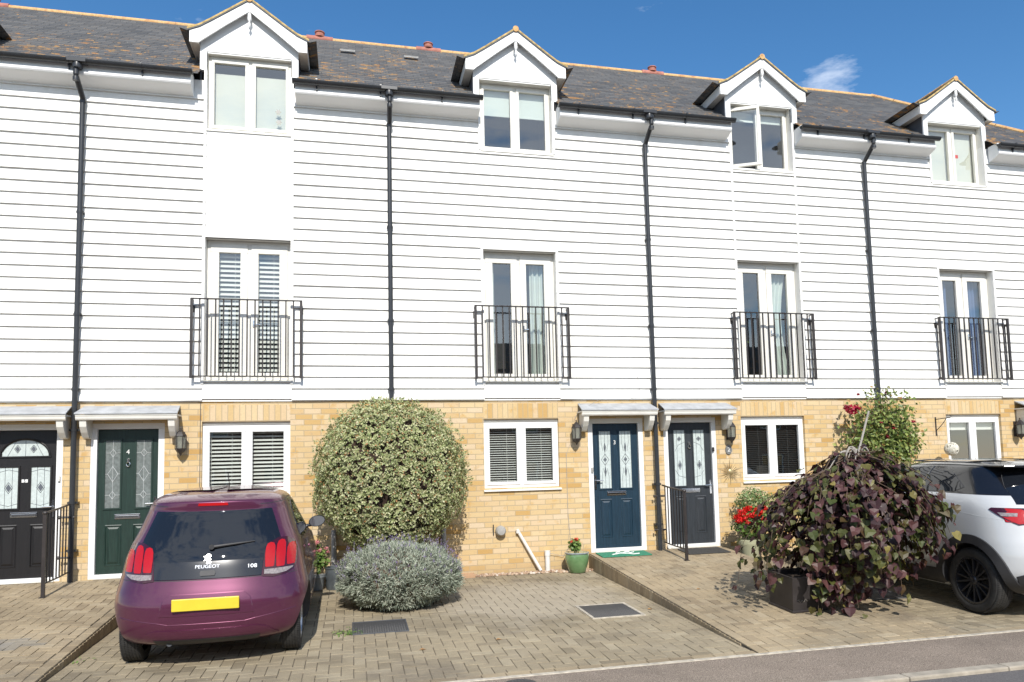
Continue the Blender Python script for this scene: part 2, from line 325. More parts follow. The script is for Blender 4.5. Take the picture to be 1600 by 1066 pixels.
    M['mat_green']=plain('green_mat',(.04,.22,.13),.95,.2,40,.6,120);M['mat_dark']=plain('dark_mat',(.05,.048,.045),.95,.25,40,.8,140)
    M['sticker']=plain('sticker',(.75,.74,.7),.5,.05);M['stickred']=plain('sticker_red',(.5,.08,.08),.5,.05);M['deadleaf']=plain('dead_leaf',(.38,.20,.07),.8,.3,30)
    M['signwhite']=plain('number_white',(.78,.78,.76),.4,.03);M['oval']=plain('oval_plaque',(.16,.16,.155),.5,.1)
    M['oppbrick']=plain('red_brick_opposite',(.27,.15,.10),.9,.2,6)
mk_materials()

# ------------------------------------------------------------------ ground
def zlow(y): return -.225+.029*y
def zrai(y): return .073*y
def struct(o): o['kind']='structure';return o
def herring(name,x0,x1,y0,y1,zf,mat,zoff=0,phase=0,patch=None):
    """real 200x100 blocks in 90 degree herringbone clipped to a rectangle"""
    u=.1;b=.0028;V=[];Fc=[];mi=[]
    nx=int((x1-x0)/u)+6;ny=int((y1-y0)/u)+6
    for k in range(-2,ny+nx):
        for m in range(-nx//4-ny//4-3,nx//4+ny//4+3):
            for (i,j,w,h) in ((k+4*m,-k,2,1),(2+k+4*m,-k,1,2)):
                j2=j+ny;bx0=x0+(i+phase)*u;by0=y0+(j2-4)*u
                ax0=max(bx0,x0);ax1=min(bx0+w*u,x1);ay0=max(by0,y0);ay1=min(by0+h*u,y1)
                if ax1-ax0<.025 or ay1-ay0<.025: continue
                gp=.0022+rng.random()*.0014
                ax0+=gp;ax1-=gp;ay0+=gp;ay1-=gp
                dz=rng.normal(0,.0012);tx=rng.normal(0,.006);ty=rng.normal(0,.006);cx=(ax0+ax1)/2;cy=(ay0+ay1)/2
                def P(x,y,d): return (x,y,zf(y)+zoff+dz+tx*(x-cx)+ty*(y-cy)-d)
                n=len(V)
                V+= [P(ax0+b,ay0+b,0),P(ax1-b,ay0+b,0),P(ax1-b,ay1-b,0),P(ax0+b,ay1-b,0),
                     P(ax0,ay0,b),P(ax1,ay0,b),P(ax1,ay1,b),P(ax0,ay1,b),
                     P(ax0,ay0,.03),P(ax1,ay0,.03),P(ax1,ay1,.03),P(ax0,ay1,.03)]
                fs=[(n,n+1,n+2,n+3)]+[(n+a+4,n+(a+1)%4+4,n+(a+1)%4,n+a) for a in range(4)]+[(n+a+8,n+(a+1)%4+8,n+(a+1)%4+4,n+a+4) for a in range(4)]
                Fc+=fs;isp=1 if patch and patch(cx,cy) else 0;mi+=[isp]*9
    me=bpy.data.meshes.new(name);me.from_pydata(V,[],Fc);me.materials.append(mat)
    if patch: me.materials.append(M['paver3']);me.polygons.foreach_set('material_index',mi)
    return struct(link(name,me))
def course(mb,x0,x1,y0,y1,zf,along,L=.2,zoff=0):
    """a border course of single blocks"""
    a0,a1=(x0,x1) if along=='x' else (y0,y1);a=a0
    while a<a1-.02:
        e=min(a+L,a1);gp=.003
        if along=='x': X0,X1,Y0,Y1=a+gp,e-gp,y0+gp,y1-gp
        else: X0,X1,Y0,Y1=x0+gp,x1-gp,a+gp,e-gp
        dz=rng.normal(0,.001)+zoff;n=len(mb.v);b=.003
        for (xa,xb,ya,yb,d) in ((X0+b,X1-b,Y0+b,Y1-b,0),(X0,X1,Y0,Y1,b),(X0,X1,Y0,Y1,.05)):
            mb.v+=[(xa,ya,zf(ya)+dz-d),(xb,ya,zf(ya)+dz-d),(xb,yb,zf(yb)+dz-d),(xa,yb,zf(yb)+dz-d)]
        mb.f+=[(n,n+1,n+2,n+3)]+[(n+q+4,n+(q+1)%4+4,n+(q+1)%4,n+q) for q in range(4)]+[(n+q+8,n+(q+1)%4+8,n+(q+1)%4+4,n+q+4) for q in range(4)]
        mb.m+=[0]*9;a=e
def ground():
    YF=-4.9
    m=MB();m.quad((-400,-400,-.47),(400,-400,-.47),(400,400,-.47),(-400,400,-.47));struct(m.build('ground',M['road']))
    # joint sand bases
    m=MB()
    for x0,x1,zf in ((-6.5,-1.1,zlow),(-1.1,1.01,zrai),(1.01,6.8,zlow),(6.8,8.93,zrai),(8.93,14.7,zlow),(14.7,16.9,zrai)):
        e=.0075
        m.quad((x0,YF,zf(YF)-e),(x1,YF,zf(YF)-e),(x1,0,zf(0)-e),(x0,0,zf(0)-e))
        if zf is zrai:
            for x in (x0,x1): m.quad((x,YF,zf(YF)-e),(x,0,zf(0)-e),(x,0,-.4),(x,YF,-.45))
    struct(m.build('driveway_bed',M['sand']))
    herring('driveway',1.03,6.78,YF+.1,-.17,zlow,M['paver'])
    herring('driveway',8.95,14.7,YF+.1,-.06,zlow,M['paver'],phase=1)
    herring('driveway',-6.5,-1.1,YF+.1,-.06,zlow,M['paver'],phase=2)
    herring('raised_driveway',-1.0,.91,YF+.1,-.03,zrai,M['paver2'],patch=lambda x,y:(-.9<x<.62 and -3.35<y<-2.75 and (x<.35 or y>-3.1)))
    herring('raised_driveway',6.9,8.83,YF+.1,-.03,zrai,M['paver2'],phase=3)
    herring('raised_driveway',14.8,16.9,YF+.1,-.03,zrai,M['paver2'])
    m=MB()
    for xa,xb in ((-1.1,-1.0),(.91,1.01),(6.8,6.9),(8.83,8.93),(14.7,14.8)): course(m,xa,xb,YF,-.03,zrai,'y')
    for xa,xb,zf in ((-6.5,-1.1,zlow),(-1.,.91,zrai),(1.01,6.8,zlow),(6.9,8.83,zrai),(8.93,14.7,zlow),(14.8,16.9,zrai)): course(m,xa,xb,YF,YF+.1,zf,'x')
    struct(m.build('driveway_edging',M['paver2']))
    # pale flush edging, pavement, dropped kerb, road
    m=MB();m.prism([(YF-.05,-.43),(YF,-.43),(YF,zlow(YF)+.004),(YF-.05,zlow(YF)+.002)],-6.5,16.9);struct(m.build('edging_strip',M['mortarstrip'],bevel=.004))
    m=MB()
    N=120
    for i in range(N):
        xa=-8+26*i/N;xb=-8+26*(i+1)/N
        za=[zlow(YF)-.004,-.402];m.quad((xa,-5.72,za[1]),(xb,-5.72,za[1]),(xb,YF-.05,za[0]),(xa,YF-.05,za[0]))
    struct(m.build('pavement',M['asphalt']))
    m=MB();x=-8.
    while x<17: m.box(x+.003,x+.912,-5.84,-5.72,-.5,-.398);x+=.915
    struct(m.build('kerb',M['kerb'],bevel=.012))
    m=MB();m.box(-60,60,-12.5,-5.84,-.6,-.43);struct(m.build('road',M['road']))
    # gravel strip in front of house 3
    m=MB();r=random.Random(3)
    for i in range(420):
        x=r.uniform(5.1,6.78);y=r.uniform(-.17,-.02)-(.1 if x>6.3 else 0)*r.random();s=r.uniform(.012,.034)
        n=len(m.v);z=zlow(y)+s*.25
        pr=[(s*.75,-.35*s),(s,.0),(s*.7,.38*s),(s*.2,.5*s)];rot=r.uniform(0,3);k=r.uniform(.6,1)
        m.lathe(pr,(0,0,0),7)
        for q in range(n,len(m.v)):
            a,b,c=m.v[q];a*=k;m.v[q]=(x+a*math.cos(rot)-b*math.sin(rot),y+a*math.sin(rot)+b*math.cos(rot),z+c+ (a*.2))
    t=NT('gravel');gi=t.n('NewGeometry');t.col(t.ramp(gi.outputs['Random Per Island'],[(0,(.20,.12,.08)),(.4,(.38,.26,.17)),(.8,(.50,.38,.28)),(1,(.58,.54,.48))]));t.set(Roughness=.85)
    o=m.build('gravel',t.m,smooth=True);o['kind']='stuff'
    for x0,x1 in ((6.790,6.801),(1.009,1.020)):
        m=MB();y=-4.6
        while y<-.06:
            m.box(x0,x1,y+.003,y+.097,zlow(y)-.03,zrai(y+.0)-.012);y+=.1
        struct(m.build('step_face',M['paver2'],bevel=.002))
    m=MB();m.box(4.3,5.08,-.2,-.01,-.3,-.185);struct(m.build('concrete_slab',M['slab'],bevel=.006))
ground()

# ------------------------------------------------------------------ houses
W=3.95;RIDGE_Y=3.0;RIDGE_Z=9.18;EAVE_Y=-.22;EAVE_Z=6.72
TANP=(RIDGE_Z-EAVE_Z)/(RIDGE_Y-EAVE_Y)
CB=2.278;PITCH=.16
# openings in u: (u0,u1,z0,z1)
UC0,UC1=1.50,2.60
def clad(h,X,extra):
    """lapped boards split round the openings"""
    ops=[(UC0,UC1,2.50,4.50),(UC0,UC1,6.03,7.3),(UC0-.02,UC1+.02,2.2,2.52)]+extra
    m=MB();zmax=6.60;k=0;z0=CB;bt=[-.042,-.016]
    while z0<zmax-.01:
        z1=min(z0+PITCH,zmax)
        cuts=sorted({z0,z1}|{z for o in ops for z in (o[2],o[3]) if z0+.004<z<z1-.004})
        for a,b in zip(cuts[:-1],cuts[1:]):
            zc=(a+b)/2;iv=[(0.0,W)]
            for o in ops:
                if o[2]<zc<o[3]:
                    nv=[]
                    for p,q in iv:
                        if o[0]>p: nv.append((p,min(q,o[0])))
                        if o[1]<q: nv.append((max(p,o[1]),q))
                    iv=[t for t in nv if t[1]-t[0]>.005]
            ya=bt[0]+(bt[1]-bt[0])*(a-z0)/PITCH;yb=bt[0]+(bt[1]-bt[0])*(b-z0)/PITCH
            for p,q in iv:
                # stagger butt joints in long runs
                segs=[(p,q)]
                x0,x1=sorted((X(p),X(q)))
                wob=lambda x:.0016*noise.noise(Vector((x*.9,z0*3.3,h)))+.0022*noise.cell(Vector(((x+7.3*k)/2.9,k*1.3,h)))
                n=max(1,int((x1-x0)/.45))
                for i in range(n):
                    xa=x0+(x1-x0)*i/n;xb=x0+(x1-x0)*(i+1)/n
                    wa,wb=wob(xa),wob(xb)
                    m.quad((xa,ya-wa,a-wa),(xb,ya-wb,a-wb),(xb,yb,b),(xa,yb,b))
                    m.quad((xa,ya-wa,a-wa),(xb,ya-wb,a-wb),(xb,-.012,a+.001),(xa,-.012,a+.001))
                    
        z0=z1;k+=1
    return m
def wallgrid(x0,x1,z0,z1,y,ops,depth):
    """wall plane with rectangular holes and reveals"""
    m=MB();xs=sorted({x0,x1}|{min(max(v,x0),x1) for o in ops for v in o[:2]});zs=sorted({z0,z1}|{min(max(v,z0),z1) for o in ops for v in o[2:4]})
    for a,b in zip(xs[:-1],xs[1:]):
        for c,d in zip(zs[:-1],zs[1:]):
            if any(o[0]<(a+b)/2<o[1] and o[2]<(c+d)/2<o[3] for o in ops): continue
            m.quad((a,y,c),(b,y,c),(b,y,d),(a,y,d))
    for o in ops:
        a,b,c,d=o[:4];yd=y+depth
        m.quad((a,y,c),(a,yd,c),(a,yd,d),(a,y,d));m.quad((b,y,c),(b,yd,c),(b,yd,d),(b,y,d))
        if d<z1: m.quad((a,y,d),(b,y,d),(b,yd,d),(a,yd,d))
        m.quad((a,y,c),(b,y,c),(b,yd,c),(a,yd,c))
    return m
def slats(x0,x1,z0,z1,y,pitch,depth,tilt,th=.002,sag=0):
    m=MB();z=z1-pitch/2
    while z>z0:
        dy=depth/2*math.cos(tilt);dz=depth/2*math.sin(tilt)
        m.quad((x0,y-dy,z-dz),(x1,y-dy,z-dz),(x1,y,z+th*1.5),(x0,y,z+th*1.5))
        m.quad((x0,y,z+th*1.5),(x1,y,z+th*1.5),(x1,y+dy,z+dz),(x0,y+dy,z+dz));z-=pitch
    for x in (x0+.1*(x1-x0),x0+.62*(x1-x0)): m.box(x-.002,x+.002,y-.012,y-.009,z0,z1)
    return m
def drape(x0,x1,z0,z1,y,waves=5,amp=.025,taper=0):
    m=MB();N=waves*8;K=8;P=[]
    for k in range(K+1):
        z=z0+(z1-z0)*k/K;row=[]
        for i in range(N+1):
            t=i/N;xx=x0+(x1-x0)*t;sh=taper*math.sin(math.pi*min(1,max(0,(z-z0)/(z1-z0))))*(1 if x1>x0 else -1)
            row.append((xx+sh*(.3+.7*t),y+amp*math.sin(t*waves*6.283+.6*math.sin(z*2)),z))
        P.append(row)
    for k in range(K):
        for i in range(N): m.quad(P[k][i],P[k][i+1],P[k+1][i+1],P[k+1][i])
    return m
def ringframe(m,x0,x1,z0,z1,w,y0,y1,wb=None,wt=None):
    wb=wb or w;wt=wt or w
    m.box(x0,x1,y0,y1,z0,z0+wb);m.box(x0,x1,y0,y1,z1-wt,z1);m.box(x0,x0+w,y0,y1,z0+wb,z1-wt);m.box(x1-w,x1,y0,y1,z0+wb,z1-wt)
def window(house,name,x0,x1,z0,z1,y,sw,mull,fb,ft,mat,content,sill=True,openleft=False):
    """two light casement: frame > sashes, panes, handles, blinds"""
    of=min(.045,sw*.5);m=MB();ringframe(m,x0,x1,z0,z1,of,y,y+.07,wb=of)
    xc=(x0+x1)/2;m.box(xc-.022,xc+.022,y+.002,y+.068,z0+of,z1-of)
    f=m.build(name,mat,house,bevel=.004)
    if sill:
        s=MB();s.prism([(y+.02,z0-.045),(-.05 if name!='window' else -.035,z0-.045),(-.05 if name!='window' else -.035,z0-.028),(y-.0,z0-.002),(y+.02,z0-.002)],x0-.012,x1+.02);s.build('sill',mat,f,bevel=.003)
    gl=[]
    for side in (0,1):
        a,b=(x0+of,xc-.022) if side==0 else (xc+.022,x1-of)
        wl=sw-of;wr=mull/2-.022
        l,r_=(wl,wr) if side==0 else (wr,wl)
        s=MB();zb,zt=z0+of,z1-of
        Y0,Y1=y-.012,y+.04
        s.box(a,b,Y0,Y1,zb,zb+fb-of);s.box(a,b,Y0,Y1,zt-(ft-of),zt);s.box(a,a+l,Y0,Y1,zb+fb-of,zt-ft+of);s.box(b-r_,b,Y0,Y1,zb+fb-of,zt-ft+of)
        # glazing bead
        ga,gb,gc,gd=a+l,b-r_,zb+fb-of,zt-(ft-of)
        bd=MB();bd.prism([(ga-.0,gc),(ga,gd),(ga+.012,gd-.012),(ga+.012,gc+.012)],0,1,'y') if False else None
        pn=MB();pn.quad((ga-.004,y+.02,gc-.004),(gb+.004,y+.02,gc-.004),(gb+.004,y+.02,gd+.004),(ga-.004,y+.02,gd+.004))
        if openleft and side==0:
            piv=Matrix.Translation((b,y,0))@Matrix.Rotation(R(0),4,'Z')
            ang=R(-27)
            # hinge on the mullion side: the free edge swings outward
            def tr(mb):
                T=Matrix.Translation((a,Y0,0))@Matrix.Rotation(ang,4,'Z')@Matrix.Translation((-a,-Y0,0))
                mb.v=[tuple(T@Vector(p)) for p in mb.v]
            tr(s);tr(pn)
        so_=s.build('sash',mat,f,bevel=.005);pn.build('pane',M['glass'],f)
        gl.append((ga,gb,gc,gd))
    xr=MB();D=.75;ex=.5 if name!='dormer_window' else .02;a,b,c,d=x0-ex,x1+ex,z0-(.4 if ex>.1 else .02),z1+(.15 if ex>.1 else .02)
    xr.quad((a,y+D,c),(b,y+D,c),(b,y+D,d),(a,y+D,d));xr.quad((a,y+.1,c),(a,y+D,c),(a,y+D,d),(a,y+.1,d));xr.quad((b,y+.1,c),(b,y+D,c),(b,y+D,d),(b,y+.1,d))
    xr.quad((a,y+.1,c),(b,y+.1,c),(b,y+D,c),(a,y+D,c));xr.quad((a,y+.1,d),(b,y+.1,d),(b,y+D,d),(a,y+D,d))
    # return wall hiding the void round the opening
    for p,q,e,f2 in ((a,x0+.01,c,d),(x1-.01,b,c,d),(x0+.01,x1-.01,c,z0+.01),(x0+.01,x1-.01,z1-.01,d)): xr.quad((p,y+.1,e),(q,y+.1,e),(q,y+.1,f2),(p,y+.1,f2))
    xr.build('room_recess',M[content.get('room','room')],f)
    yb=y+.085;dims=[(x0+.05,xc-.01,z0+.03,z1-.03),(xc+.01,x1-.05,z0+.03,z1-.03)]
    if 'venetian' in content:
        p,dp,ti=content['venetian']
        for a,b,c,d in dims: slats(a,b,c,d,yb+.01,p,dp,ti).build('blind',M[content.get('bm','blind')],f)
    if 'sheet' in content:
        fr,mt=content['sheet']
        for a,b,c,d in dims:
            m=MB();hh=(d-c);n=12
            lo=d-hh*fr
            if isinstance(content.get('gap'),float): d-=content['gap']*hh
            m.box(a,b,yb,yb+.004,lo,d);m.box(a,b,yb-.006,yb+.010,lo-.012,lo+.006);m.build('blind',M[mt],f)
    for (a,b,mt,wv,tp) in content.get('drapes',[]): drape(a,b,z0+.03,z1-.03,y+.14,wv,.02,tp).build('curtain',M[mt],f,smooth=True)
    if 'handle' in content:
        for hx,hz in content['handle']:
            m=MB();m.box(hx-.012,hx+.012,y-.03,y-.012,hz-.05,hz+.04);m.box(hx-.008,hx+.09,y-.045,y-.03,hz-.03,hz-.012);m.build('handle',M['chrome'],f,bevel=.003)
    return f,gl
def tri_interp(prof,t):
    for (a,za),(b,zb) in zip(prof[:-1],prof[1:]):
        if a<=t<=b: return za+(zb-za)*(t-a)/(b-a)
    return prof[-1][1]
DPROF=[(0,0),(.25,-.18),(.5,-.36),(.64,-.455),(.80,-.525)]
def dormer(house,xc):
    AP=7.915
    fp=[(-.65,6.87),(-.55,6.87),(-.55,7.14),(.55,7.14),(.55,6.87),(.65,6.87),(.65,7.36),(0,7.82),(-.65,7.36)]
    m=MB()
    gp=[(xc-.65,7.135),(xc+.65,7.135),(xc+.65,7.36),(xc,7.83),(xc-.65,7.36)]
    m.prism(gp,-.022,.02,'y')
    for s in (-1,1): m.box(xc+s*.605-.045,xc+s*.605+.045,-.03,.05,6.86,7.13)
    # head board above the window, boxed
    m.box(xc-.555,xc+.555,-.012,.03,7.115,7.133)
    d=m.build('dormer',M['panel'],house,bevel=.003)
    # cheeks
    for s in (-1,1):
        c=MB();x=xc+s*.64
        c.quad((x,0,6.72),(x,1.2,7.85),(x,.9,7.4),(x,0,7.4)) if False else c.prism([(.0,6.4),(.0,7.36),(1.0,7.36),(1.0,7.2)],x-.012,x+.012)
        c.build('cheek',M['lead'],d)
    # roof: flared both ways
    r=MB();YF=-.135;YB=1.75;th=.028
    for s in (-1,1):
        pr=[(xc+s*a,AP+b) for a,b in DPROF]
        # course steps along the slope
        pts=[]
        for i in range(9):
            t0=.80*i/8;t1=.80*(i+1)/8
            pts.append((t0,tri_interp(DPROF,t0)-.004));pts.append((t1-.0001,tri_interp(DPROF,t1-.0001)+.004))
        top=[(xc+s*a,AP+b) for a,b in pts];bot=[(xc+s*a,AP+b-th) for a,b in reversed(DPROF)]
        r.prism(top+bot,YF+.02,YB,'y')
    r.build('dormer_roof',M['slate'],d)
    v=MB()
    for s in (-1,1):
        top=[(xc+s*a,AP+b+.012) for a,b in DPROF];bot=[(xc+s*a,AP+b-.016) for a,b in reversed(DPROF)]
        v.prism(top+bot,YF-.004,YF+.05,'y')
    v.build('verge',M['verge'],d)
    v=MB()
    for s in (-1,1):
        top=[(xc+s*a,AP+b-.0165) for a,b in DPROF];bot=[(xc+s*a,AP+b-.034) for a,b in reversed(DPROF)]
        v.prism(top+bot,YF-.001,YF+.055,'y')
    v.build('verge_undercloak',M['lead'],d)
    rt=MB();y=YF-.01
    while y<1.5: rt.tube([(xc,y,AP-.012),(xc,min(y+.29,1.5),AP-.016)],.046,12);y+=.30
    rt.build('ridge_tile',M['ridge'],d,smooth=True)
    # barge boards
    b=MB()
    for s in (-1,1):
        t=[(0,-.035),(.25,-.215),(.5,-.395),(.64,-.49),(.772,-.548)];u_=[(.772,-.715),(.655,-.715),(.60,-.665),(.3,-.42),(.02,-.205),(0,-.205)]
        b.prism([(xc+s*a,AP+q) for a,q in t+u_],YF+.012,YF+.037,'y')
    b.build('bargeboard',M['panel'],d,bevel=.003)
    for s in (-1,1):
        b=MB();x0,x1=sorted((xc+s*.775,xc+s*.758));b.box(x0,x1,YF+.04,.75,AP-.705,AP-.565)
        x0,x1=sorted((xc+s*.757,xc+s*.655));b.box(x0,x1,YF+.04,.75,AP-.700,AP-.688)
        b.build('eaves_board',M['cream'],d)
    # pendant
    f=MB();f.lathe([(.012,.21),(.022,.2),(.03,.12),(.014,.09),(.010,.07),(.020,.05),(.022,.035),(.006,0)],(xc,YF+.03,AP-.42),12)
    f.build('finial',M['panel'],d,smooth=True)
def balcony(house,xc):
    m=MB();d=.13;h0,h1=2.585,3.625;x0,x1=xc-.695,xc+.695
    m.box(x0-.015,x1+.015,-d-.02,-d+.02,h1,h1+.014);m.box(x0,x1,-d-.018,-d+.018,h0,h0+.012)
    for x in (x0,x1):
        m.box(x-.017,x+.017,-d-.017,-d+.017,h0-.02,h1+.002)
        for z in (h0+.001,h1-.12): m.box(x-.012,x+.012,-d+.014,-.018,z,z+.03)
        m.box(x-.007,x+.007,-d*.5-.007,-d*.5+.007,h0+.03,h1-.11)
        m.box(x-.02,x+.02,-.04,-.012,h1-.16,h1-.06)
        m.box(x-.011,x+.011,-d+.02,-.02,h1-.008,h1+.006)
    n=14
    for i in range(1,n): m.box(x0+(x1-x0)*i/n-.0085,x0+(x1-x0)*i/n+.0085,-d-.0085,-d+.0085,h0+.008,h1+.004)
    return m.build('juliet_balcony',M['iron'],house)
def front_door(house,x0,x1,style,num=None,handle=1,leafmat='door_navy'):
    """x0..x1 = outer white frame"""
    y=.015;fw=.075;th=.055
    m=MB();ringframe(m,x0,x1,.0,1.985,fw,y-.01,y+.09,wb=.055)
    # threshold
    fr=m.build('front_door',M['white'],house,bevel=.004)
    m=MB();m.box(x0+fw-.01,x1-fw+.01,y-.03,y+.03,.0,.035);m.build('threshold',M['cream'],fr)
    a,b=x0+fw+.003,x1-fw-.003;c,d=.058,1.985-fw-.003;L=b-a;H=d-c;yl=y+.035
    X=lambda f:a+f*L
    Z=lambda f:d-f*H
    m=MB()
    panels={'n':[(.14,.40,.61,.92),(.59,.85,.61,.92)],'g':[(.13,.41,.665,.95),(.59,.87,.665,.95)],'b':[(.12,.40,.64,.93),(.60,.88,.64,.93)]}[style]
    glass={'n':[(.145,.40,.06,.525),(.595,.85,.06,.525)],'g':[(.12,.37,.075,.55),(.63,.88,.075,.55)],'b':[(.10,.40,.25,.53),(.60,.90,.25,.53)]}[style]
    holes=[(X(p),X(q),Z(s),Z(r)) for p,q,r,s in panels]
    xs=sorted({a,b}|{v for o in holes for v in o[:2]});zs=sorted({c,d}|{v for o in holes for v in o[2:]})
    for p,q in zip(xs[:-1],xs[1:]):
        for r,s in zip(zs[:-1],zs[1:]):
            if any(o[0]<(p+q)/2<o[1] and o[2]<(r+s)/2<o[3] for o in holes): continue
            m.quad((p,yl,r),(q,yl,r),(q,yl,s),(p,yl,s))
    def ringq(m,o,i,yo,yi):
        O=[(o[0],yo,o[2]),(o[1],yo,o[2]),(o[1],yo,o[3]),(o[0],yo,o[3])];I=[(o[0]+i,yi,o[2]+i),(o[1]-i,yi,o[2]+i),(o[1]-i,yi,o[3]-i),(o[0]+i,yi,o[3]-i)]
        for k in range(4): m.quad(O[k],O[(k+1)%4],I[(k+1)%4],I[k])
        return (o[0]+i,o[1]-i,o[2]+i,o[3]-i)
    for o in holes:
        o2=ringq(m,o,.012,yl,yl-.006);o3=ringq(m,o2,.008,yl-.006,yl+.006);o4=ringq(m,o3,.012,yl+.006,yl+.006);o5=ringq(m,o4,.022,yl+.006,yl-.003)
        m.quad((o5[0],yl-.003,o5[2]),(o5[1],yl-.003,o5[2]),(o5[1],yl-.003,o5[3]),(o5[0],yl-.003,o5[3]))
    m.box(a,b,yl-.004,yl+.03,c,c+.045)
    for p,q,r,s in glass: ringframe(m,X(p)-.018,X(q)+.018,Z(s)-.018,Z(r)+.018,.020,yl-.012,yl+.004)
    if style=='b':
        pass
    lf=m.build('door_leaf',M[leafmat],fr,bevel=0)
    gm=MB();cm=MB()
    t=.0022;yg=yl-.002;ym=yg-.0015
    def line(pts,rr=.0024):
        for (p,q),(r,s) in zip(pts[:-1],pts[1:]): cm.tube([(p,ym,q),(r,ym,s)],rr,4,False)
    def dia(x,z,w,h,fill=False):
        pts=[(x,z+h),(x+w,z),(x,z-h),(x-w,z),(x,z+h)];line(pts,.003)
        if fill: cm.prism([(x,z+h*.7),(x+w*.7,z),(x,z-h*.7),(x-w*.7,z)],ym-.002,ym+.001,'y')
    for gi,(p,q,r,s) in enumerate(glass):
        xa,xb,za,zb=X(p),X(q),Z(s),Z(r);gm.box(xa,xb,yg,yg+.004,za,zb);xc=(xa+xb)/2;h=zb-za;w_=xb-xa
        if style=='n' and leafmat=='door_navy':
            line([(xc,za),(xc,zb)]);zc=(za+zb)/2
            dia(xc,zc,.028,.032,True);dia(xc,zc,.06,.085)
            for sg in (-1,1): dia(xc,zc+sg*h*.21,.016,.075,True)
            for sg in (-1,1): line([(xc+sg*.055,za),(xc+sg*.055,za+.2*h),(xc+sg*.03,za+.35*h)]);line([(xc+sg*.055,zb),(xc+sg*.055,zb-.2*h),(xc+sg*.03,zb-.35*h)])
        elif style=='n':
            for sg in (-.18,.18): line([(xc+sg*w_*1.2,za),(xc+sg*w_*1.2,zb)])
            dia(xc,zb-h*.16,.034,.036,True);dia(xc,za+h*.37,.034,.07,True)
            out=-1 if gi==0 else 1
            arc=[(xc-out*.5*w_+out*w_*.95*math.sin(math.pi*k/12*.5+math.pi*.0),zb-h*.2-(h*.65)*k/12) for k in range(0)]
            line([(xc-out*.45*w_,zb-h*.22),(xc+out*.1*w_,zb-h*.27),(xc+out*.42*w_,zb-h*.38)]);line([(xc-out*.45*w_,za+h*.15),(xc+out*.1*w_,za+h*.18),(xc+out*.42*w_,za+h*.28)])
        elif style=='g':
            line([(xc,za),(xc,zb)])
            for f,s1 in ((.19,.5),(.5,1),(.81,.5)):
                z=za+h*f;dia(xc,z,.05*s1+.01,.10*s1,False);line([(xa,z),(xc-.05*s1-.01,z)]);line([(xc+.05*s1+.01,z),(xb,z)])
        else:
            dia(xc,(za+zb)/2,.045,.07,True);line([(xc-.04,za),(xc-.04,zb)]);line([(xc+.04,za),(xc+.04,zb)]);line([(xa,zb-.06),(xc,zb-.03),(xb,zb-.06)]);line([(xa,za+.06),(xc,za+.03),(xb,za+.06)])
    if style=='b':
        cx=X(.5);rz=Z(.175);n=20;pts=[(cx+.275*math.cos(math.pi*k/n),rz+.215*math.sin(math.pi*k/n)) for k in range(n+1)]
        gm.prism(pts,yg,yg+.004,'y')
        fm=MB();fm.tube([(p,yl-.004,q) for p,q in pts],.014,6);fm.box(cx-.29,cx+.29,yl-.014,yl,rz-.018,rz);fm.build('fanlight_rim',M[leafmat],fr)
        for k in (-.09,.09): dia(cx+k,rz+.09,.035,.05,True)
        line([(cx-.2,rz),(cx-.1,rz+.2)]);line([(cx+.2,rz),(cx+.1,rz+.2)]);line([(cx,rz),(cx,rz+.21)])
    gm.build('door_glass',M['frostdark' if style=='g' else 'frost'],fr);cm.build('leading',M['camew' if style=='g' else 'came'],fr)
    m=MB();lz=Z({'n':.565,'g':.61,'b':.575}[style]);m.box(X(.29),X(.71),yl-.010,yl+.002,lz-.032,lz+.032);m.box(X(.31),X(.69),yl-.016,yl-.008,lz-.022,lz+.014)
    m.build('letterbox',M['chrome'],fr,bevel=.003)
    hx=X(.955 if handle>0 else .045);hz=Z(.535 if style!='n' or leafmat!='door_navy' else .47);m=MB()
    m.box(hx-.014,hx+.014,yl-.014,yl+.002,hz-.11,hz+.10);m.tube([(hx,yl-.01,hz+.02),(hx,yl-.05,hz+.02)],.009);m.tube([(hx,yl-.05,hz+.02),(hx-handle*.11,yl-.05,hz+.018)],.009)
    m.build('handle',M['chrome'],fr,smooth=True)
    if style in ('g',) or leafmat=='door_grey':
        m=MB();kx=X(.5);kz=Z(.235 if style=='g' else .19)
        m.lathe([(.004,-.03),(.018,-.02),(.02,.02),(.004,.03)],(kx,yl-.012,kz+.03),10);m.tube([(kx+.022*math.sin(t/10*6.283),yl-.02,kz-.02+.03*math.cos(t/10*6.283)) for t in range(11)],.006,6)
        m.build('knocker',M['chrome'],fr,smooth=True)
    if num:
        if style=='n': text('house_number',num,.085,(X(.49),yl-.004,Z(.155)),M['signwhite'],fr)
        elif style=='g': text('house_number',num,.085,(X(.49),yl-.004,Z(.16)),M['signwhite'],fr)
        else:
            m=MB();m.box(X(.5)-.035,X(.5)+.035,yl-.006,yl+.001,Z(.345)-.02,Z(.345)+.02);p_=m.build('number_plate',M['signwhite'],fr,bevel=.002)
            text('house_number',num,.05,(X(.5),yl-.0085,Z(.345)),M['came'],fr,.001)
    return fr
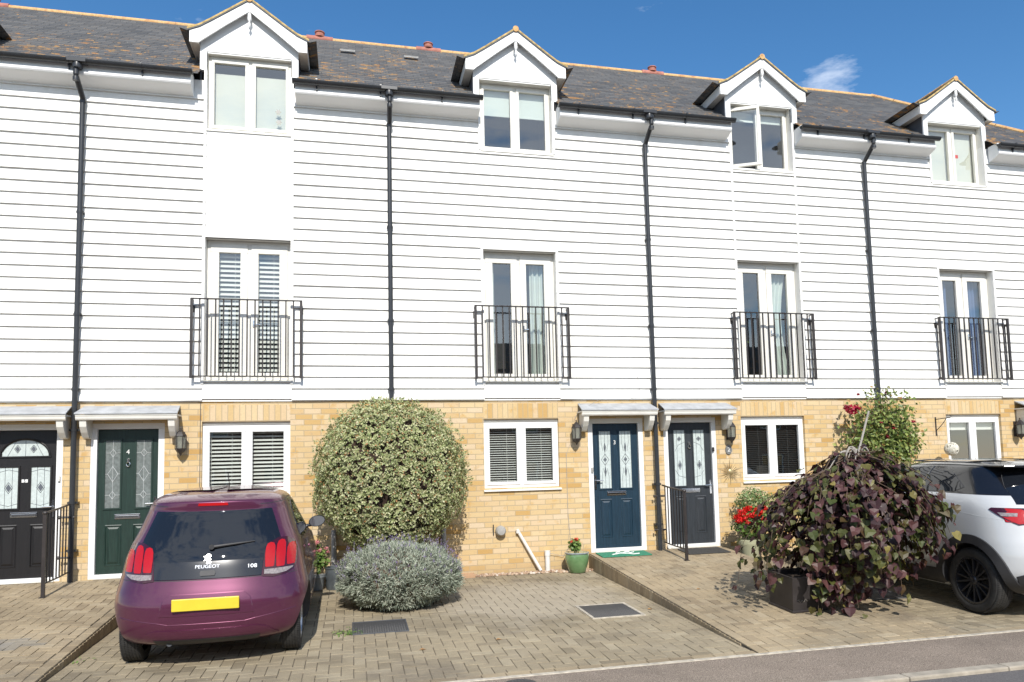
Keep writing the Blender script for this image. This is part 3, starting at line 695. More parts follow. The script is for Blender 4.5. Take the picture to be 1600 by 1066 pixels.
def canopy(house,x0,x1,lead_l,lead_r):
    m=MB();y0=-.29
    # sloping lead top, splayed ends
    m.v+=[(x0-.0,y0-.02,2.100),(x1+.0,y0-.02,2.100),(x1-lead_r,-.0,2.215),(x0+lead_l,-.0,2.215),(x0,y0-.02,2.085),(x1,y0-.02,2.085),(x1-lead_r,-.0,2.195),(x0+lead_l,-.0,2.195)]
    m.f+=[(0,1,2,3),(4,7,6,5),(0,4,5,1),(1,5,6,2),(0,3,7,4)];m.m+=[0]*5
    top=m.build('door_canopy',M['leadflash'],house)
    m=MB();m.prism([(y0,2.083),(y0-.012,2.07),(y0-.004,2.055),(y0,2.03),(y0+.012,2.012),(y0+.03,2.012),(y0+.03,2.083)],x0+.01,x1-.01)
    m.box(x0+.012,x1-.012,y0+.03,-.005,2.063,2.083)
    m.build('canopy_fascia',M['cream'],top)
    for x in (x0+.085,x1-.085):
        b=MB();b.prism([(-.002,1.80),(-.002,2.062),(y0+.035,2.062),(y0+.03,2.0),(y0+.045,1.93),(y0+.10,1.86),(-.13,1.80),(-.06,1.785)],x-.04,x+.04);b.build('bracket',M['cream'],top,bevel=.004)
def lantern(x,z,label):
    t=empty('wall_lantern',(x,-.01,z-.19),label,'wall light','carriage lanterns beside the front doors')
    m=MB();c=(0,-.105,0)
    m.lathe([(.008,.375),(.012,.36),(.006,.35),(.02,.335),(.045,.31),(.068,.275),(.072,.268),(.074,.258)],c,6)
    m.lathe([(.066,.10),(.072,.094),(.066,.082),(.045,.05),(.02,.03),(.012,.015),(.004,0)],c,6)
    for k in range(6):
        a=2*math.pi*k/6;p=(c[0]+.066*math.cos(a),c[1]+.066*math.sin(a));q=(c[0]+.071*math.cos(a),c[1]+.071*math.sin(a));m.tube([(p[0],p[1],.095),(q[0],q[1],.262)],.0055,5)
    m.box(-.03,.03,-.012,.010,.06,.32);m.tube([(0,-.0,.08),(0,-.05,.05),(0,-.10,.06)],.009,6)
    m.build('lantern_frame',M['iron'],t)
    m=MB();m.lathe([(.058,.098),(.063,.258)],c,6);m.build('lantern_glass',M['lampglass'],t)
    m=MB();m.lathe([(.012,.10),(.016,.15),(.02,.18),(.004,.205)],c,8);m.build('bulb',M['signwhite'],t,smooth=True)
def downpipe(house,x,swan=.0,zend=-.02,glaze=None):
    m=MB();y=-.085;r=.034
    gy=-.315
    m.lathe([(.045,.0),(.045,.05)],(x+swan,gy,6.60),12)
    m.tube([(x+swan,gy,6.62),(x+swan,gy,6.50),(x+swan*.9,gy+.01,6.47),(x+.005,y-.02,6.28),(x,y,6.24),(x,y,zend)],r,14)
    for z in (6.44,6.25,4.75,3.4,2.42):
        m.lathe([(.037,-.025),(.038,0),(.037,.025)],(x if z<6.4 else x+swan,y if z<6.4 else gy,z),14);
        if z<6.2: m.box(x-.045,x+.045,y-.0,-.03,z-.012,z+.012)
    for z in (1.9,.98,.38): m.box(x-.06,x+.06,y+.01,-.0,z-.012,z+.012);m.lathe([(.039,-.02),(.039,.02)],(x,y,z),14)
    return m.build('downpipe',M['gutter'],house,smooth=True)
def gutter(house,x0,x1,xp):
    y=-.315;z=6.665;r=.055
    m=MB();n=10;prof=[(y+r*math.cos(math.pi+math.pi*k/n),z+r*math.sin(math.pi+math.pi*k/n)+.03) for k in range(n+1)]
    pin=[(y+(r-.006)*math.cos(2*math.pi-math.pi*k/n),z+(r-.006)*math.sin(2*math.pi-math.pi*k/n)+.03) for k in range(n+1)]
    m.prism(prof+pin,x0,x1)
    for x in (x0,x1): m.prism(prof,x-.004,x+.004)
    x=x0+.32
    while x<x1:
        m.prism([(y+(r+.006)*math.cos(math.pi+math.pi*k/n),z+(r+.006)*math.sin(math.pi+math.pi*k/n)+.03) for k in range(n+1)]+[(y+r,z+.055),(y-r-.004,z+.045)],x-.012,x+.012)
        m.box(x-.010,x+.010,-.29,-.262,6.585,6.66);x+=.87
    m.lathe([(.058,-.02),(.062,.0),(.05,.075)],(xp,y,6.60),14);m.box(xp-.11,xp+.11,y-.062,y+.055,6.655,6.70)
    m.build('gutter',M['gutter'],house,smooth=True)
    m=MB();e=.055;prof=[(-.25,6.735),(-.25,6.595),(-.262,6.59),(-.270,6.575),(-.270,6.55),(-.258,6.532),(-.235,6.52),(-.12,6.482),(-.035,6.458),(-.035,6.735)]
    m.prism(prof,x0+.03,x1-.03)
    m.build('eaves_fascia',M['panel'],house,bevel=.002)
def roof(house,x0,x1,dorm,hip=None,first=False):
    """stepped slate courses; dorm=(a,b) span left open in front of the dormer"""
    m=MB();n=29;g_=(RIDGE_Y-EAVE_Y+.04)/n;y=EAVE_Y-.04
    for k in range(n):
        y0=y+k*g_;y1=y0+g_;f=lambda yy:EAVE_Z+(yy-EAVE_Y)*TANP
        za=f(y0)+.010;zb=f(y1)+.001
        iv=[(x0,x1)]
        if y0<.12: iv=[(x0,dorm[0]),(dorm[1],x1)]
        for a,b in iv:
            if hip: b=min(b,hip(y1));
            if b<=a: continue
            q=int((b-a)/.25)+1
            for i in range(q):
                xa=a+(b-a)*i/q;xb=a+(b-a)*(i+1)/q;dz=.003*noise.noise(Vector((xa*5,k*1.7,0)));xg=xb-.0015
                m.quad((xa,y0,za+dz),(xg,y0,za+dz),(xg,y1+.01,zb+.004),(xa,y1+.01,zb+.004));m.quad((xa,y0,za+dz),(xg,y0,za+dz),(xg,y0,za-.012),(xa,y0,za-.012))
            m.quad((a,y0,za-.012),(b,y0,za-.012),(b,y1,zb-.009),(a,y1,zb-.009))
    # rear slope
    xr=hip(RIDGE_Y) if hip else x1
    m.quad((x0,RIDGE_Y,RIDGE_Z),(xr,RIDGE_Y,RIDGE_Z),(x1,6.4,6.5),(x0,6.4,6.5))
    if hip: m.quad((hip(EAVE_Y),EAVE_Y,EAVE_Z),(x1+.5,6.4,6.5),(xr,RIDGE_Y,RIDGE_Z))
    m.build('roof',M['slate'],house)
    m=MB();x=x0
    while x<xr-.05: m.tube([(x,RIDGE_Y,RIDGE_Z-.02),(min(x+.447,xr),RIDGE_Y,RIDGE_Z-.02)],.052,12);x+=.45
    if hip:
        a=Vector((xr,RIDGE_Y,RIDGE_Z));b=Vector((hip(EAVE_Y),EAVE_Y,EAVE_Z))
        for k in range(9): m.tube([a+(b-a)*k/9,a+(b-a)*(k+.97)/9],.05,8)
    m.build('ridge_tiles',M['ridge'],house,smooth=True)
def ridgevent(house,x):
    m=MB();m.tube([(x-.23,RIDGE_Y,RIDGE_Z-.01),(x+.23,RIDGE_Y,RIDGE_Z-.01)],.062,12);m.lathe([(.085,.03),(.09,.06),(.075,.07),(.075,.105),(.09,.11),(.09,.125),(.06,.14)],(x,RIDGE_Y,RIDGE_Z),16)
    m.build('ridge_vent',M['terracotta'],house,smooth=True)
def roofvent(house,x,y):
    z=EAVE_Z+(y-EAVE_Y)*TANP;m=MB();m.prism([(y-.05,z+.01),(y-.05,z+.035),(y+.07,z+.105),(y+.07,z+.09)],x-.12,x+.12);v=m.build('roof_vent',M['leadflash'],house)
    m=MB()
    ringframe(m,x-.12,x+.12,z+.012,z+.038,.006,y-.056,y-.05);m.build('vent_rim',M['greyplastic'],v)
def house(idx,x0,s,label,du,cfg):
    """x0 door-side boundary, s=+1/-1 direction of the window side"""
    X=lambda u:x0+s*u
    h=empty('terraced_house',(0,0,0),label,'house','white weatherboarded terrace')
    xa,xb=sorted((X(0),X(W)));wc0,wc1=sorted((X(UC0),X(UC1)));xc=(wc0+wc1)/2
    g0,g1=sorted((X(1.515+du[1]),X(2.635+du[1])));d0,d1=sorted((X(.165+du[0]),X(1.04+du[0])))
    # brick ground storey
    ops=[(g0,g1,.99,1.99),(d0,d1,-.0,1.985)]
    m=wallgrid(xa,xb,-.5,2.40,0,ops,.11);m.build('brick_wall',M['brick'],h)
    m=MB();m.box(g0,g1,-.0035,.1,1.993,2.218)
    m.build('lintel',M['soldier'],h)
    # upper structure behind the boards
    m=wallgrid(xa,xb,2.39,6.72,-.012,[(wc0,wc1,2.54,4.50),(wc0,wc1,6.03,6.75)],.13)
    m.build('upper_wall',M['board'],h)
    extra=[(UC0,UC1,4.5,6.03)] if cfg.get('panel') else []
    cb=clad(idx,X,extra)
    if cfg.get('panel'):
        for sd_ in (0,1):
            q=MB();q.v=cb.v;q.f=[f for f in cb.f if (sum(cb.v[i][0] for i in f)/4>xc)==bool(sd_)];q.m=[0]*len(q.f)
            used=sorted({i for f in q.f for i in f});mp={o:n for n,o in enumerate(used)};q.v=[cb.v[i] for i in used];q.f=[tuple(mp[i] for i in f) for f in q.f]
            q.build('weatherboard',M['board'],h)
    else: cb.build('weatherboard',M['board'],h)
    # drip strip under the boards, panel below the tall window, trims
    m=MB();m.box(wc0-.018,wc1+.018,-.036,-.013,2.295,2.49)
    m.build('apron_panel',M['panel'],h)
    if cfg.get('panel'): m=MB();m.box(wc0+.002,wc1-.002,-.033,-.013,4.50,6.025);m.build('infill_panel',M['panel'],h)
    for x in (wc0-.02,wc1+.02):
        for za,zb in ((2.49,4.52),(6.02,6.86)): m=MB();m.box(x-.018,x+.018,-.048,.01,za,zb);m.build('corner_trim',M['board'],h)
        if cfg.get('panel') or cfg.get('joint'): m=MB();m.box(x-.016,x+.016,-.046,.0,4.521,6.019);m.build('corner_trim',M['board'],h)
    m=MB();m.box(wc0-.002,wc1+.002,-.044,.01,4.50,4.52);m.build('head_trim',M['board'],h)
    m=MB();m.box(xa+.002,xb-.002,-.018,-.004,2.262,2.284);m.build('starter_strip',M['board'],h)
    window(h,'window',g0,g1,.99,1.955,.05,.09,.14,.09,.10,M['white'],cfg['gf'])
    m=MB();m.box(g0+.002,g1-.002,.035,.1,1.957,1.991);m.build('head_vent',M['cream'],h)
    window(h,'french_window',wc0+.002,wc1-.002,2.565,4.495,.095,.155,.235,.10,.165,M['cream'],dict(cfg['ff'],handle=[(xc+.06,3.35)]))
    window(h,'dormer_window',wc0+.002,wc1-.002,6.035,7.112,.095 if not cfg.get('panel') else .06,.075,.14,.085,.09,M['cream'],cfg['df'],openleft=cfg.get('open',False))
    m=MB();m.quad((wc0,-.02,7.112),(wc1,-.02,7.112),(wc1,.2,7.112),(wc0,.2,7.112));m.quad((wc0-.001,-.01,6.7),(wc0-.001,.2,6.7),(wc0-.001,.2,7.13),(wc0-.001,-.01,7.13));m.quad((wc1+.001,-.01,6.7),(wc1+.001,.2,6.7),(wc1+.001,.2,7.13),(wc1+.001,-.01,7.13))
    m.build('window_reveal',M['cream'],h)
    dormer(h,xc+cfg.get('dx',0));balcony(h,xc+.002)
    front_door(h,d0,d1,*cfg['door'])
    c0,c1=sorted((X(.045),X(1.24)));canopy(h,c0,c1,.03,.03)
    hip=cfg.get('hip')
    roof(h,xa,xb if not hip else xb+1.2,(xc-.63,xc+.63),hip)
    for v in cfg.get('rv',[]): ridgevent(h,v)
    for v in cfg.get('vents',[]): roofvent(h,*v)
    # side gable returns and rear wall so the block is solid
    m=MB();m.quad((xa,6.2,-.4),(xb,6.2,-.4),(xb,6.2,6.7),(xa,6.2,6.7));m.build('rear_wall',M['brick'],h)
    if idx in (0,4):
        xs=xa if idx==0 else xb
        m=MB();m.prism([(0,-.4),(6.2,-.4),(6.2,6.5),(0,6.5)],xs-.01,xs+.01);m.build('side_wall',M['board'],h)
    return h
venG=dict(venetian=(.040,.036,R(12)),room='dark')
cfgs=[
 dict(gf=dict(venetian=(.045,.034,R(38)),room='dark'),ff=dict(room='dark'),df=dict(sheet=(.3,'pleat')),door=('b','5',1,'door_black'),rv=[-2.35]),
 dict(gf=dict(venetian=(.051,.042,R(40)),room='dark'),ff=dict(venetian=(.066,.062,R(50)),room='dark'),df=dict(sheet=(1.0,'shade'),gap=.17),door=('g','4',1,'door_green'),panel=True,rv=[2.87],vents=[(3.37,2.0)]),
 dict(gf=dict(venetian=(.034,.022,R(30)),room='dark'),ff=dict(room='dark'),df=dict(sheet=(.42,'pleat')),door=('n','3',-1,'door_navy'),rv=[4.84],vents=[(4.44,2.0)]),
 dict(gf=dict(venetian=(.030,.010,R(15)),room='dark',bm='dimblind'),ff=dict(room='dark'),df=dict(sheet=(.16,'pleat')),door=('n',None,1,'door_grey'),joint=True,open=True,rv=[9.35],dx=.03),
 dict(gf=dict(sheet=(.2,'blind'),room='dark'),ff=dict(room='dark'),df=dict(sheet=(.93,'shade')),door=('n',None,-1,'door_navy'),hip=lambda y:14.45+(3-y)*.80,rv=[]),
]
def xspan(i): return [(-0.0,-1),(0.0,1),(7.9,-1),(7.9,1),(15.8,-1)][i]
LB=['leftmost white weatherboarded house with black half-moon glazed door number 5',
 'white weatherboarded house with dark green door number 4 and smooth white panel below its dormer',
 'middle white weatherboarded house with navy blue door number 3 and variegated bush at its wall',
 'white weatherboarded house with charcoal door and open dormer window',
 'rightmost white weatherboarded house behind the white car, at the end where the ridge stops']
DU=[(.0,0),(-.015,-.035),(.025,0),(-.022,-.06),(.0,0)]
def fix_drapes():
    # curtains per house (x ranges lie behind the panes)
    cfgs[2]['ff']['drapes']=[(6.05,6.27,'curtain',3,0),(5.34,5.50,'curtain',2,0)]
    cfgs[3]['ff']['drapes']=[(9.95,10.42,'curtain',6,-.12),(9.40,9.52,'curtain',2,0)]
    cfgs[4]['ff']['drapes']=[(13.25,13.55,'bluecurtain',4,0),(13.85,14.2,'bluecurtain',5,0)]
fix_drapes()
HS=[]
for i in range(5):
    x0,s=xspan(i);HS.append(house(i,x0,s,LB[i],DU[i],cfgs[i]))
# shared gutters and downpipes hang on the house to their right
gutter(HS[0],-5.2,-2.62,-3.95);gutter(HS[1],-1.32,1.36,-.02);gutter(HS[2],2.64,5.29,3.95);gutter(HS[3],6.44,9.33,7.88);gutter(HS[4],10.52,13.15,11.83)
gutter(HS[4],14.38,17.2,15.8)
for hs,x,sw in ((HS[1],-.018,-.015),(HS[2],3.955,.0),(HS[3],7.885,.03),(HS[4],11.82,.03),(HS[4],15.8,.03)): downpipe(hs,x,sw)
for x,z,l in ((1.243,1.733,'black wall lantern between the green door and the left window with coarse blinds'),(6.627,1.775,'black wall lantern to the left of the navy blue door'),
  (9.125,1.76,'black wall lantern above the oval number 2 plaque'),(14.56,1.73,'black wall lantern at the far right end, beyond the small window behind the white car')): lantern(x,z,l)

# ------------------------------------------------------------------ cars
def pchip(xs,ys,n):
    xs=np.array(xs,float);ys=np.array(ys,float);h=np.diff(xs);d=np.diff(ys)/h;m=np.zeros(len(xs));m[0]=d[0];m[-1]=d[-1]
    for i in range(1,len(xs)-1):
        if d[i-1]*d[i]>0: w1=2*h[i]+h[i-1];w2=h[i]+2*h[i-1];m[i]=(w1+w2)/(w1/d[i-1]+w2/d[i])
    def f(x):
        i=int(np.clip(np.searchsorted(xs,x)-1,0,len(xs)-2));t=(x-xs[i])/h[i];t=min(max(t,0),1)
        return (2*t**3-3*t**2+1)*ys[i]+(t**3-2*t**2+t)*h[i]*m[i]+(-2*t**3+3*t**2)*ys[i+1]+(t**3-t**2)*h[i]*m[i+1]
    return f
class Shell:
    def __init__(s,layers,D,Df,n):
        z=[l[0] for l in layers];s.z0,s.z1=z[0],z[-1]
        s.w=pchip(z,[l[1] for l in layers],0);s.yr=pchip(z,[l[2] for l in layers],0);s.yf=pchip(z,[l[3] for l in layers],0);s.D=D;s.Df=Df;s.n=n
    def rear(s,x,z,off=0):
        w=s.w(z);q=min(abs(x)/w,.9999);return (x,s.yr(z)+s.D*(1-(1-q**s.n)**(1/s.n))-off,z)
    def side(s,y,z,sg,off=0):
        w=s.w(z);yr,yf=s.yr(z),s.yf(z)
        if y<yr+s.D: q=min(abs(1-(y-yr)/s.D),.9999);x=w*(1-q**s.n)**(1/s.n)
        elif y>yf-s.Df: q=min(abs(1-(yf-y)/s.Df),.9999);x=w*(1-q**s.n)**(1/s.n)
        else: x=w
        return (sg*(x+off),y,z)
    def ring(s,z):
        w,yr,yf,n=s.w(z),s.yr(z),s.yf(z),s.n;P=[]
        K=36
        for k in range(-K,K+1):
            a=math.pi/2*k/K;P.append((w*math.copysign(abs(math.sin(a))**(2/n),a),yr+s.D*(1-abs(math.cos(a))**(2/n))))
        for k in range(1,16): P.append((w,yr+s.D+(yf-s.Df-yr-s.D)*k/16))
        for k in range(-K,K+1):
            a=-math.pi/2*k/K;P.append((w*math.copysign(abs(math.sin(a))**(2/n),a),yf-s.Df*(1-abs(math.cos(a))**(2/n))))
        for k in range(1,16): P.append((-w,yf-s.Df-(yf-s.Df-yr-s.D)*k/16))
        return P
    def loft(s,za,zb,N):
        m=MB();rings=[]
        for i in range(N+1):
            u=i/N;z=za+(zb-za)*(.35*u+.65*(1-(1-u)**2.2));P=s.ring(z);rings.append(len(m.v));m.v+=[(x,y,z) for x,y in P];L=len(P)
        for i in range(N):
            for j in range(L): m.f.append((rings[i]+j,rings[i]+(j+1)%L,rings[i+1]+(j+1)%L,rings[i+1]+j));m.m.append(0)
        # caps: fans
        for r_,z in ((rings[0],za),(rings[-1],zb)):
            c=len(m.v);m.v.append((0,sum(m.v[r_+j][1] for j in range(L))/L,z+(.004 if z==zb else 0)))
            for j in range(L): m.f.append((r_+j,r_+(j+1)%L,c));m.m.append(0)
        return m
    def patch(s,poly,proj,name,mat,parent,off=.003,th=.012,step=.03,sg=1,smooth=True):
        bm=bmesh.new();bm.faces.new([bm.verts.new((a,b,0)) for a,b in poly])
        for ax in (0,1):
            lo=min(p[ax] for p in poly);hi=max(p[ax] for p in poly);k=lo+step*.5
            while k<hi:
                co=[0,0,0];no=[0,0,0];co[ax]=k;no[ax]=1
                bmesh.ops.bisect_plane(bm,geom=bm.verts[:]+bm.edges[:]+bm.faces[:],plane_co=co,plane_no=no,dist=1e-5);k+=step
        bmesh.ops.triangulate(bm,faces=[f for f in bm.faces if len(f.verts)>4])
        be=[e for e in bm.edges if e.is_boundary];back={}
        f3=(lambda a,b,o:s.rear(a,b,o)) if proj=='rear' else (lambda a,b,o:s.side(a,b,sg,o))
        for e in be:
            for v in e.verts:
                if v not in back: back[v]=bm.verts.new(f3(v.co.x,v.co.y,off-th))
        for e in be:
            a,b=e.verts;bm.faces.new((a,b,back[b],back[a]))
        bs=set(back.values())
        for v in bm.verts:
            if v not in bs: v.co=f3(v.co.x,v.co.y,off)
        bmesh.ops.recalc_face_normals(bm,faces=bm.faces)
        me=bpy.data.meshes.new(name);bm.to_mesh(me);bm.free();me.materials.append(mat);return link(name,me,parent,smooth,angle=24)
def cut_wheels(o,cs,r,xin,xout,mat):
    """true wheel wells: cylinders subtracted from the body mesh, result baked into the mesh"""
    m=MB()
    for y,z in cs:
        for sg in (-1,1):
            a,b=sorted((sg*xin,sg*xout));m.lathe([(r,a),(r,b)],(0,y,z),48,'x')
    o.data.materials.append(mat)
    c=m.build('cutter',mat,o.parent);o.data.materials[0]=o.data.materials[0]
    md=o.modifiers.new('b','BOOLEAN');md.operation='DIFFERENCE';md.object=c;md.solver='EXACT';md.material_mode='TRANSFER'
    dg=bpy.context.evaluated_depsgraph_get();me=bpy.data.meshes.new_from_object(o.evaluated_get(dg));o.modifiers.clear();o.data=me
    bpy.data.objects.remove(c);me.polygons.foreach_set('use_smooth',[True]*len(me.polygons));me.set_sharp_from_angle(angle=R(38))
def wheel(parent,x,y,r,wd,sg,rimmat,spokes=5,loc_z=None):
    z=r if loc_z is None else loc_z;rr=r*.70
    t=MB();h=wd/2
    prof=[(rr,-h*.85),(rr+.02,-h*.95),(r-.05,-h),(r-.02,-h*.93),(r-.004,-h*.72)]
    k=-h*.72
    for i in range(5):
        a=-h*.66+i*h*.29
        prof+=[(r,a),(r,a+h*.19),(r-.007,a+h*.20),(r-.007,a+h*.26)]
    prof+=[(r-.004,h*.75),(r-.02,h*.93),(r-.05,h),(rr+.02,h*.95),(rr,h*.85)]
    t.lathe(prof,(x,y,z),56,'x',False)
    # lateral tread sipes
    for i in range(96):
        a=2*math.pi*i/96
        c,s_=math.cos(a),math.sin(a)
        n=len(t.v);t.box(-h*.9,h*.9,-.0035,.0035,r-.004,r+.0007)
        for q in range(n,len(t.v)):
            px,py,pz=t.v[q];py+=px*.12;t.v[q]=(x+px,y+py*c+pz*s_,z-py*s_+pz*c)
    w=t.build('wheel',M['rubber'],parent,smooth=True)
    rm=MB();o=sg*h
    rm.lathe([(rr+.006,o*.9),(rr-.012,o*.95),(rr-.02,o*.6),(rr-.03,-o*.5),(.02,-o*.5)],(x,y,z),48,'x',False)
    rm.lathe([(.0,o*.92),(.035,o*.90),(.05,o*.75),(.05,o*.3)],(x,y,z),20,'x',False)
    for i in range(spokes):
        for dlt in ((-.13,.13) if spokes<8 else (-.09,.09)):
            a=2*math.pi*i/spokes;a2=a+dlt*1.3
            p0=(.04,a+dlt*.8);p1=(rr-.012,a2)
            n=len(rm.v);L=rr-.05;rm.prism([(.035,-.011),(.035,.011),(rr-.01,.008),(rr-.01,-.008)],o*.55,o*.86,'x')
            for q in range(n,len(rm.v)):
                px,pr,pt=rm.v[q];ang=(a+dlt)+pt/max(pr,.03)+dlt*.5*(pr/rr);rm.v[q]=(x+px-(o*.06 if pr<.1 else 0),y+pr*math.cos(ang),z+pr*math.sin(ang))
    rm.build('rim',rimmat,w,smooth=False,bevel=.002)
    return w
def strip(sh,pts,proj,name,parent,w=.005,sg=1,off=.0012,mat=None):
    """shut line following the body surface"""
    m=MB();P=[]
    for (a,b),(c,d) in zip(pts[:-1],pts[1:]):
        n=max(1,int(math.hypot(c-a,d-b)/.04))
        for i in range(n+1):
            q=(a+(c-a)*i/n,b+(d-b)*i/n);P.append(sh.rear(*q,off-w*.6) if proj=='rear' else sh.side(*q,sg,off-w*.6))
    m.tube(P,w/2+.001,6,False);return m.build(name,mat or M['blackplastic'],parent,smooth=True)
def mirror_pt(poly): return [(-a,b) for a,b in reversed(poly)]
def purple_car():
    t=empty('parked_car',(2.235,-3.99,zlow(-3.99)+.002),'small purple hatchback parked tail to the street in front of the green door house','car')
    t.rotation_euler=(.029,0,R(.6))
    L=[(.19,.715,.15,3.28),(.225,.765,.075,3.36),(.29,.792,.022,3.44),(.42,.803,-.004,3.46),(.52,.803,-.006,3.47),(.60,.798,.012,3.46),(.70,.778,.045,3.43),(.78,.762,.072,3.36),(.86,.750,.10,3.2),(.92,.738,.125,2.85),(.98,.720,.155,2.62),(1.06,.690,.20,2.48),(1.15,.656,.255,2.35),(1.24,.626,.31,2.2),(1.30,.606,.338,2.08),(1.335,.592,.335,2.0),(1.365,.575,.335,1.95),(1.39,.556,.375,1.88),(1.415,.52,.46,1.82),(1.435,.465,.60,1.74),(1.449,.38,.78,1.66),(1.456,.28,.95,1.58),(1.459,.17,1.1,1.52),(1.4605,.06,1.22,1.46)]
    sh=Shell(L,.52,.75,2.45)
    b=sh.loft(.19,1.4605,120).build('body',M['purple'],t,smooth=True)
    cut_wheels(b,[(.56,.28),(2.90,.28)],.325,.50,1.1,M['blackplastic'])
    MP=mirror_pt
    # black tailgate glass runs down to the bumper between the lamps
    win=[(-.425,.745),(.425,.745),(.440,.90),(.475,.985),(.575,1.0),(.56,1.06),(.505,1.22),(.478,1.293),(-.478,1.293),(-.505,1.22),(-.56,1.06),(-.575,1.0),(-.475,.985),(-.440,.90)]
    g_=sh.patch(win,'rear','tailgate_glass',M['carglass'],t,.007,.02,.02)
    pn=[(-.423,.748),(.423,.748),(.434,.885),(-.434,.885)];sh.patch(pn,'rear','tailgate_panel',M['carblack'],t,.0105,.006,.02)
    lt=[(.430,.735),(.52,.722),(.62,.735),(.685,.77),(.712,.85),(.706,.93),(.678,1.0),(.615,1.040),(.55,1.038),(.482,1.005),(.443,.93)]
    # three claw-like lit segments, lamp body dark red
    for sg in (1,-1):
        P=lt if sg==1 else MP(lt)
        lp=sh.patch(P,'rear','tail_lamp',M['darkred'],t,.008,.02)
        for k,(a0,a1,zt,zb) in enumerate(((.449,.523,1.006,.806),(.537,.607,1.022,.800),(.621,.690,.988,.806))):
            q=[(a0+.004,zb+.006),(a0+.012,zb),(a1-.006,zb),(a1,zb+.01),(a1+.006,(zt+zb)/2),(a1+.004,zt-.035),(a1-.006,zt-.008),(a0+.04,zt),(a0+.016,zt-.010),(a0+.004,zt-.040),(a0,(zt+zb)/2)]
            sh.patch(q if sg==1 else MP(q),'rear','lamp_lens',M['redlens'],lp,.011,.008,.02)
        q=[(.446,.752),(.545,.742),(.620,.752),(.670,.776),(.678,.788),(.446,.788)]
        sh.patch(q if sg==1 else MP(q),'rear','reversing_lens',M['clearlens'],lp,.011,.008,.02)
    for q in (1,-1): strip(sh,[(q*.575,1.335),(q*.612,1.22),(q*.655,1.09),(q*.675,1.045)],'rear','hatch_seam',t,.007)
    bl=[(-.125,1.338),(.125,1.338),(.118,1.362),(-.118,1.362)];sh.patch(bl,'rear','brake_lamp',M['redlens'],t,.006)
    # number plate in its recess
    rec=[(-.37,.455),(.37,.455),(.34,.58),(.29,.625),(-.29,.625),(-.34,.58)]
    strip(sh,rec+[rec[0]],'rear','plate_recess_edge',t,.014,mat=M['purple'],off=.004)
    sh.patch(rec,'rear','plate_recess',M['purple'],t,.004,.004)
    m=MB();x0,y0,z0=sh.rear(0,.515);m.box(-.262,.262,y0-.028,y0-.006,.500,.600);m.build('number_plate',M['plateyellow'],t,bevel=.006)
    # bumper crease & lower valance
    strip(sh,[(-.70,.44),(-.38,.40),(-.30,.385),(.30,.385),(.38,.40),(.70,.44)],'rear','bumper_crease',t,.012,mat=M['purple'],off=.002)
    val=[(-.50,.235),(.50,.235),(.57,.24),(.47,.315),(.40,.335),(-.40,.335),(-.47,.315),(-.57,.24)]
    sh.patch(val,'rear','bumper_insert',M['purple'],t,.012,.02)
    sh.patch([(-.40,.20),(.40,.20),(.42,.255),(-.42,.255)],'rear','rear_valance',M['blackplastic'],t,.016,.02)
    strip(sh,[(-.46,.742),(-.40,.665),(.40,.665),(.46,.742)],'rear','tailgate_seam',t,.006) if False else strip(sh,[(-.70,.738),(-.3,.735),(.3,.735),(.70,.738)],'rear','tailgate_seam',t,.006)
    # badge, handle, lettering
    def onrear(me_,x,z,name,mat,off=.012):
        _,yy,_2=sh.rear(x,z,off);sl=(sh.yr(z+.03)-sh.yr(z-.03))/.06
        me_.transform(Matrix.Translation((x,yy,z))@Matrix.Rotation(-math.atan(sl),4,'X')@Matrix.Rotation(math.pi/2,4,'X'));me_.materials.clear();me_.materials.append(mat);return link(name,me_,t)
    me_=textmesh('PEUGEOT',.040,.002);me_.transform(Matrix.Diagonal((1.12,1,1,1)));onrear(me_,-.005,.842,'lettering',M['chrome'])
    me_=textmesh('108',.046,.002);me_.transform(Matrix.Diagonal((1.2,1,1,1)));onrear(me_,.350,.828,'model_number',M['chrome'],.024)
    lion=[(-.012,-.05),(-.002,-.028),(-.016,-.012),(-.036,-.022),(-.030,-.004),(-.014,.008),(-.034,.014),(-.040,.026),(-.020,.026),(-.012,.044),(.006,.050),(.024,.040),(.034,.022),(.022,.024),(.016,.012),(.030,-.006),(.022,-.020),(.034,-.036),(.026,-.050),(.012,-.048),(.018,-.032),(.004,-.020),(.002,-.050)]
    m=MB();lion=[(a*.85,b*.85) for a,b in lion];m.prism(lion,-.002,.002,'z');me_=m.build('tmp',M['chrome']).data;bpy.data.objects.remove(bpy.data.objects['tmp']);onrear(me_,-.005,.905,'badge',M['chrome'])
    m=MB();m.prism([(-.055,-.022),(.055,-.022),(.062,.0),(.055,.022),(-.055,.022),(-.062,0)],-.004,.006,'z');me_=m.build('tmp',M['blackplastic']).data;bpy.data.objects.remove(bpy.data.objects['tmp']);onrear(me_,.0,.790,'tailgate_handle',M['blackplastic'],.014)
    # wiper
    m=MB();a=sh.rear(.02,1.0,.03);b_=sh.rear(.22,1.018,.024);c=sh.rear(.36,1.028,.016);m.tube([a,b_,c],[.014,.010,.005],8);m.lathe([(.022,-.03),(.018,.01)],(a[0],a[1]+.015,a[2]),14,'y');m.box(-.002,.30,0,0,0,0) if False else None
    m.build('wiper',M['blackplastic'],t,smooth=True)
